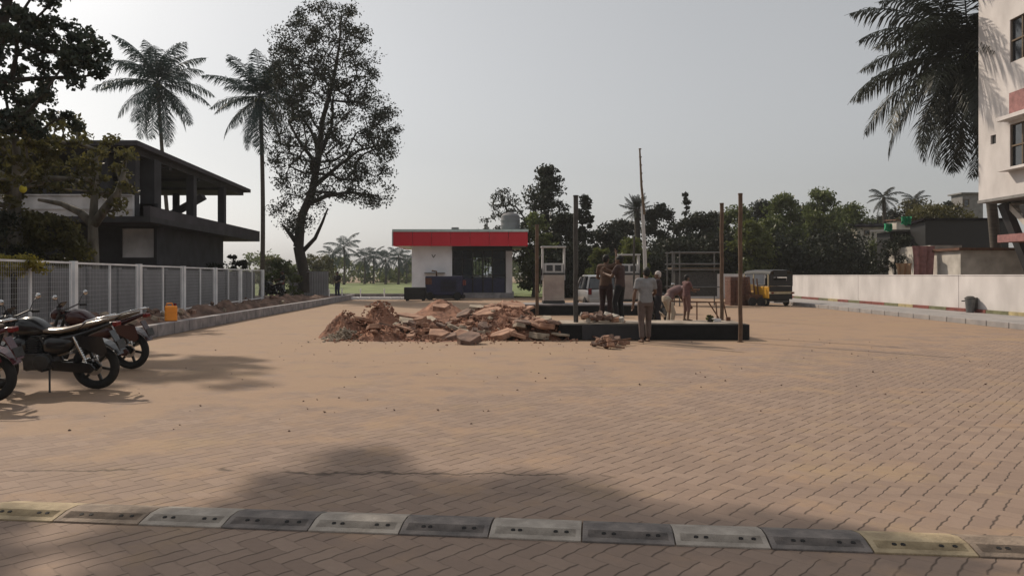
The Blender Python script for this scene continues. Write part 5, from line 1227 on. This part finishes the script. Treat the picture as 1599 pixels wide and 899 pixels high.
bush(368, 398, 440, 44, 46, M['leaf_dark'], 'small dark shrub right of the unfinished building', 56, 20, 80, .18)
bush(438, 410, 460, 70, 44.5, M['leaf_mid'], 'dark shrub between the thin palm and the airy tree', 57, 26, 80, .18)
bush(1398, 372, 432, 80, 39, M['leaf_dark'], 'dark twiggy bush behind the white wall left of the tan cloth', 64, 34, 70, .15)
bush(1465, 326, 345, 110, 46, M['leaf_olive'], 'olive greenery rising over the roof of the black shed', 65, 44, 60, .18, name='tree', cat='tree')
# fruit: one yellow fruit showing in the tree
mb = MB(); mb.ell((0,0,0), .10,.10,.12); o = mb.build('jackfruit', M['band_yellow'], smooth=True); o.location = P(36,295,21.5); tag(o, 'round yellow fruit hanging among the leaves at the left edge', 'fruit')
o.data.materials[0] = mat('fruit', (.55,.50,.05), .6)

# ---- palms
def frond_mesh(L, e0, droop, seed, m, nst=60, ll=.27):
    rs = random.Random(seed); pts = []; p = Vector((0,0,0)); e = e0; n_ = 14
    for q in range(n_+1):
        pts.append(p.copy()); e -= droop/n_*(0.4+1.2*q/n_); p = p+Vector((math.cos(e),0,math.sin(e)))*(L/n_)
    mb = MB(); mb.tube(pts, [.035*(1-.85*q/n_)*L/4 for q in range(n_+1)], 5)
    for q in range(nst):
        t = .10+.90*q/nst; f_ = t*n_; i = min(int(f_), n_-1); c = pts[i].lerp(pts[i+1], f_-i); d = (pts[i+1]-pts[i]).normalized()
        ln = L*ll*(math.sin(math.pi*min(1, t*.92+.12))**.6)*rs.uniform(.8,1.1)
        for s_ in (-1, 1):
            dr = (d*rs.uniform(.45,.7)+Vector((0,s_,0))*rs.uniform(.6,.95)+Vector((0,0,-rs.uniform(.05,.6)))).normalized()
            a = c; b_ = c+dr*ln*.55; e_ = b_+(dr+Vector((0,0,-rs.uniform(.4,1.1)))).normalized()*ln*.5
            wv = d*(.020*L/4*1.5)
            mb.add([a-wv*.6, a+wv*.6, b_+wv, b_-wv, e_], [(0,1,2,3),(3,2,4)])
    return mb
def palm(name, label, base, top, lean, L, nf, m, seed, trunk_r=(.20,.13), group=None, mult=1.0, nuts=True, e_rng=(1.25,-1.0), az=None):
    rs = random.Random(seed); t = thing(name, label, 'palm tree', base, 0, group); b = Vector(base); tp = Vector(top)-b
    n_ = 16; pts = [Vector((tp.x*(q/n_)**1.3+lean*math.sin(math.pi*q/n_), tp.y*q/n_, tp.z*q/n_)) for q in range(n_+1)]
    mb = MB(); rr = [trunk_r[0]+(trunk_r[1]-trunk_r[0])*(q/n_)**.5 for q in range(n_+1)]; rr[0] *= 1.4
    mb.tube(pts, rr, 10)
    mb.build('trunk', M['palm_bark'], t, smooth=True)
    for k in range(nf):
        u = (k+.5)/nf; e0 = e_rng[0]+(e_rng[1]-e_rng[0])*u**1.15; Lf = L*rs.uniform(.85,1.05)*(.85 if u < .12 else 1)
        fo = frond_mesh(Lf, e0, 1.25*mult*(1-.25*u)+rs.uniform(-.1,.15), seed*50+k, m).build('frond', m, t)
        a = k*2.39996+rs.uniform(-.2,.2) if az is None else az(k, rs); fo.location = tp+Vector((0,0,.05-.25*u)); fo.rotation_euler = (0, 0, a)
    if nuts:
        for k in range(5):
            a = k*1.3; mb = MB(); mb.ell((0,0,0), .14,.14,.17, 10, 6); o = mb.build('coconut', M['leaf_mid'], t, smooth=True); o.location = tp+Vector((.28*math.cos(a), .28*math.sin(a), -.35))
    return t
pY = 60.0; palm('coconut_palm', 'coconut palm whose blue green crown rises above the hipped roof', (PX(272,pY),pY,0), P(246,128,pY), -.2, 5.2, 34, M['leaf_palm'], 3, mult=.8, e_rng=(1.45,-1.15))
pY = 53.0; palm('coconut_palm', 'slim coconut palm with a dark trunk just left of the airy tree', (PX(409,pY),pY,0), P(406,150,pY), .12, 4.3, 32, M['leaf_palm'], 4, (.19,.14), mult=.8, e_rng=(1.45,-1.15))
pY = 35.0; palm('coconut_palm', 'huge drooping palm partly hidden behind the white building at right', (PX(1560,pY),pY,0), P(1512,80,pY), .1, 6.2, 58, M['leaf_palm_dark'], 5, (.26,.2), e_rng=(1.25,-1.2), mult=1.05)
# small far palms
def far_palm(px, ytop, Y, L, label, seed, m='leaf_palm_dark', grp='far palms beyond the field'):
    return palm('palm', label, (PX(px,Y),Y,0), P(px,ytop+L*.35/Y*F,Y), .1, L, 13, M[m], seed, (.2,.14), grp, nuts=False)
for k, (px, yt, Y, L, lab) in enumerate([(537,371,120,4.2,'tallest far palm above the field, right of the distant man'), (519,386,125,3.2,'small far palm left of the tallest far palm'), (569,390,130,4.0,'far palm above the white marker posts'), (583,388,134,3.8,'far palm in the close group, left one'), (602,393,128,3.8,'far palm in the middle of the field edge'), (622,388,126,4.0,'far palm next to the left end of the kiosk'), (634,398,138,3.2,'lowest far palm touching the kiosk wall')]):
    far_palm(px, yt, Y, L, lab, 70+k, 'leaf_palm')
palm('palm', 'small palm crown rising above the trees near the green cloths', (PX(1380,62),62,0), P(1380,308,62), .1, 1.7, 18, M['leaf_palm_dark'], 90, (.2,.14), nuts=False)
palm('palm', 'small palm crown above the black shed', (PX(1428,66),66,0), P(1428,312,66), .1, 1.5, 18, M['leaf_palm_dark'], 91, (.2,.14), nuts=False)
# palmyra with a round crown
pY = 60; palm('palmyra_palm', 'palmyra palm with a round dark crown behind the tall leaning pole', (PX(994,pY),pY,0), P(994,326,pY), .1, 1.5, 34, M['leaf_palm_dark'], 92, (.28,.22), nuts=False, e_rng=(1.5,-.8), mult=.3)

# ---- background trees: silhouettes as bushes and tall trees
def bgtree(px, ytop, wpx, Y, m, label, seed, conic=.6, n=70, le=75, ls=.26, low=.12, sparse=False):
    z1 = PZ(ytop, Y); hwid = wpx/2/F*Y; rs = random.Random(seed); base = (PX(px,Y), Y, 0); att = []
    for _ in range(n):
        t_ = low+(1-low)*rs.random(); prof = (1-abs(t_-.4)/.6*conic if t_ > .4 else .6+t_)*math.sqrt(max(.04, 1-max(0, t_-.75)*3.2))
        a = rs.uniform(0, 6.283); r_ = math.sqrt(rs.random())
        att.append((base[0]+math.cos(a)*r_*hwid*prof, Y+math.sin(a)*r_*hwid*.8*prof, z1*t_, hwid*rs.uniform(.2,.42)*(.6 if sparse else 1)))
    return tree('tree', label, base, [(base[0]+.1*math.sin(q*1.7),Y,z1*q/8) for q in range(6)], att, le, ls, M[m], M['bark'], .022, .42, (.25,.23,.2,.16,.12,.08), seed, 'trees behind the yard')
BG = [ (786,298,84,62,'leaf_dark','sparse twiggy tree behind the water tank on the kiosk',.25,110,26,.20,.3,True),
 (853,266,96,58,'leaf_dark','tall dark pointed tree just right of the kiosk roof',.62,130,90,.26,.1,False),
 (835,335,60,52,'leaf_mid','low green tree between the kiosk and the beige fuel pump',.4,60,70,.24,.1,False),
 (912,308,46,56,'leaf_dark','dark tree with two narrow tops behind the thick grey pipe',.7,60,80,.26,.1,False),
 (884,340,80,55,'leaf_dark','broad dark tree behind the beige fuel pump',.3,70,85,.28,.05,False),
 (948,352,80,58,'leaf_dark','lower dark tree right of the thick grey pipe',.4,60,80,.28,.05,False),
 (1030,322,80,60,'leaf_dark','dark rounded tree right of the palmyra palm',.4,80,85,.28,.05,False),
 (1071,303,34,61,'leaf_dark','thin spiky topped tree above the scaffold frame',.9,40,60,.24,.1,False),
 (1092,330,90,56,'leaf_dark','dark tree behind the scaffold frame',.35,80,85,.28,.05,False),
 (1148,326,84,58,'leaf_mid','green tree behind the two brown pipes',.4,80,80,.28,.05,False),
 (1172,348,80,50,'leaf_light','sunlit light green tree above the brick stack',.4,70,80,.22,.15,False),
 (1222,306,92,56,'leaf_mid','green tree above the rickshaw',.45,90,85,.28,.05,False),
 (1282,300,96,58,'leaf_mid','highest green tree right of the rickshaw',.45,90,85,.28,.05,False),
 (1335,322,84,60,'leaf_mid','green tree left of the small palm crown',.45,80,80,.28,.05,False),
 (1432,318,90,66,'leaf_olive','olive brown tree above the black shed',.4,70,80,.26,.1,False),
 (1486,318,60,62,'leaf_dark','dark tree under the huge drooping palm',.4,50,80,.28,.05,False),
 (1300,365,150,52,'leaf_dark','broad dark thicket tree above the left part of the white wall',.2,100,90,.26,.03,False),
 (1200,375,110,52,'leaf_dark','dark thicket tree behind the rickshaw roof',.2,90,90,.26,.03,False),
 (1120,372,110,52,'leaf_dark','dark thicket tree behind the brown pipes',.2,90,90,.26,.03,False),
 (1050,375,110,52,'leaf_dark','dark thicket tree behind the scaffold and workers',.2,90,90,.26,.03,False),
 (1372,378,70,52,'leaf_mid','leafy shrub tree with brown twigs beside the tan cloth',.3,60,60,.2,.05,False),
 (985,372,64,44,'leaf_light','light green tree behind the far fuel pump',.4,60,70,.2,.2,False),
 (938,385,46,45,'leaf_light','small light green tree behind the white car',.4,40,70,.18,.2,False),
 (1190,318,80,63,'leaf_dark','dark tree rising behind the light green one',.3,80,90,.28,.05,False),
 (1255,326,90,62,'leaf_dark','dark tree filling the gap right of the rickshaw tree',.3,80,90,.28,.05,False),
 (1310,328,80,64,'leaf_mid','green tree half hidden between the two right of the rickshaw',.3,80,90,.28,.05,False),
 (1385,332,90,68,'leaf_dark','dark tree behind the left bright green cloth',.3,80,90,.28,.05,False),
 (1115,334,70,64,'leaf_dark','dark tree between the two brown pipes, farthest row',.3,80,90,.28,.05,False),
 (975,348,70,64,'leaf_dark','dark tree just left of the palmyra palm',.3,80,90,.28,.05,False),
 (900,385,90,50,'leaf_dark','low dark thicket behind the white car',.2,70,85,.26,.03,False) ]
for k, (px, yt, wp, Y, m, lab, con, n, le, ls, low, spz) in enumerate(BG): bgtree(px, yt, wp, Y, m, lab, 200+k, con, n, le, ls, low, spz)
# far-off wood as one mass
rs = random.Random(5); cl = []
for _ in range(420):
    px = rs.uniform(340, 1500); Y = rs.uniform(135, 175); cl.append((PX(px,Y), Y, rs.uniform(.5, 5.0 if px < 660 else 8)*(.7+.3*math.sin(px*.05)), rs.uniform(1.2,2.6)))
V, K = leaves(cl, 60, .8, 77); o = leaf_obj('far_wood', V, K, M['leaf_mid'], None); o['kind'] = 'stuff'; tag(o, 'hazy far-off line of trees beyond the green field', 'trees')
# olive scrub at the field edge left
bush(500, 392, 440, 60, 90, M['leaf_olive'], 'olive tree at the field edge behind the distant man', 61, 30, 70, .3, name='tree', cat='tree')
bush(425, 405, 440, 60, 95, M['leaf_olive'], 'pale olive tree far behind the thin palm', 62, 30, 70, .3, name='tree', cat='tree')
# sprig on the island and weeds along the kiosk
bush(1108, 493, 502, 14, IY+.6, M['leaf_light'], 'small green sprig lying on the near island', 63, 14, 26, .05, name='plant', cat='plant')
for o in bpy.data.objects:
    if o.name.startswith('plant') and o.type == 'EMPTY': o.location.z += 0.0

# ------------------------------------------------------------------ haze
M['haze'] = bpy.data.materials.new('haze'); M['haze'].use_nodes = True; ht = M['haze'].node_tree
ht.nodes.remove(ht.nodes['Principled BSDF']); pv = ht.nodes.new('ShaderNodeVolumePrincipled'); pv.inputs['Density'].default_value = .0006
pv.inputs['Color'].default_value = (.80,.80,.80,1); pv.inputs['Anisotropy'].default_value = .0
ht.links.new(pv.outputs[0], ht.nodes['Material Output'].inputs['Volume'])
mb = MB(); mb.box(-655, 655, -45, 1205, -1.02, 23); o = mb.build('haze', M['haze']); o['kind'] = 'stuff'
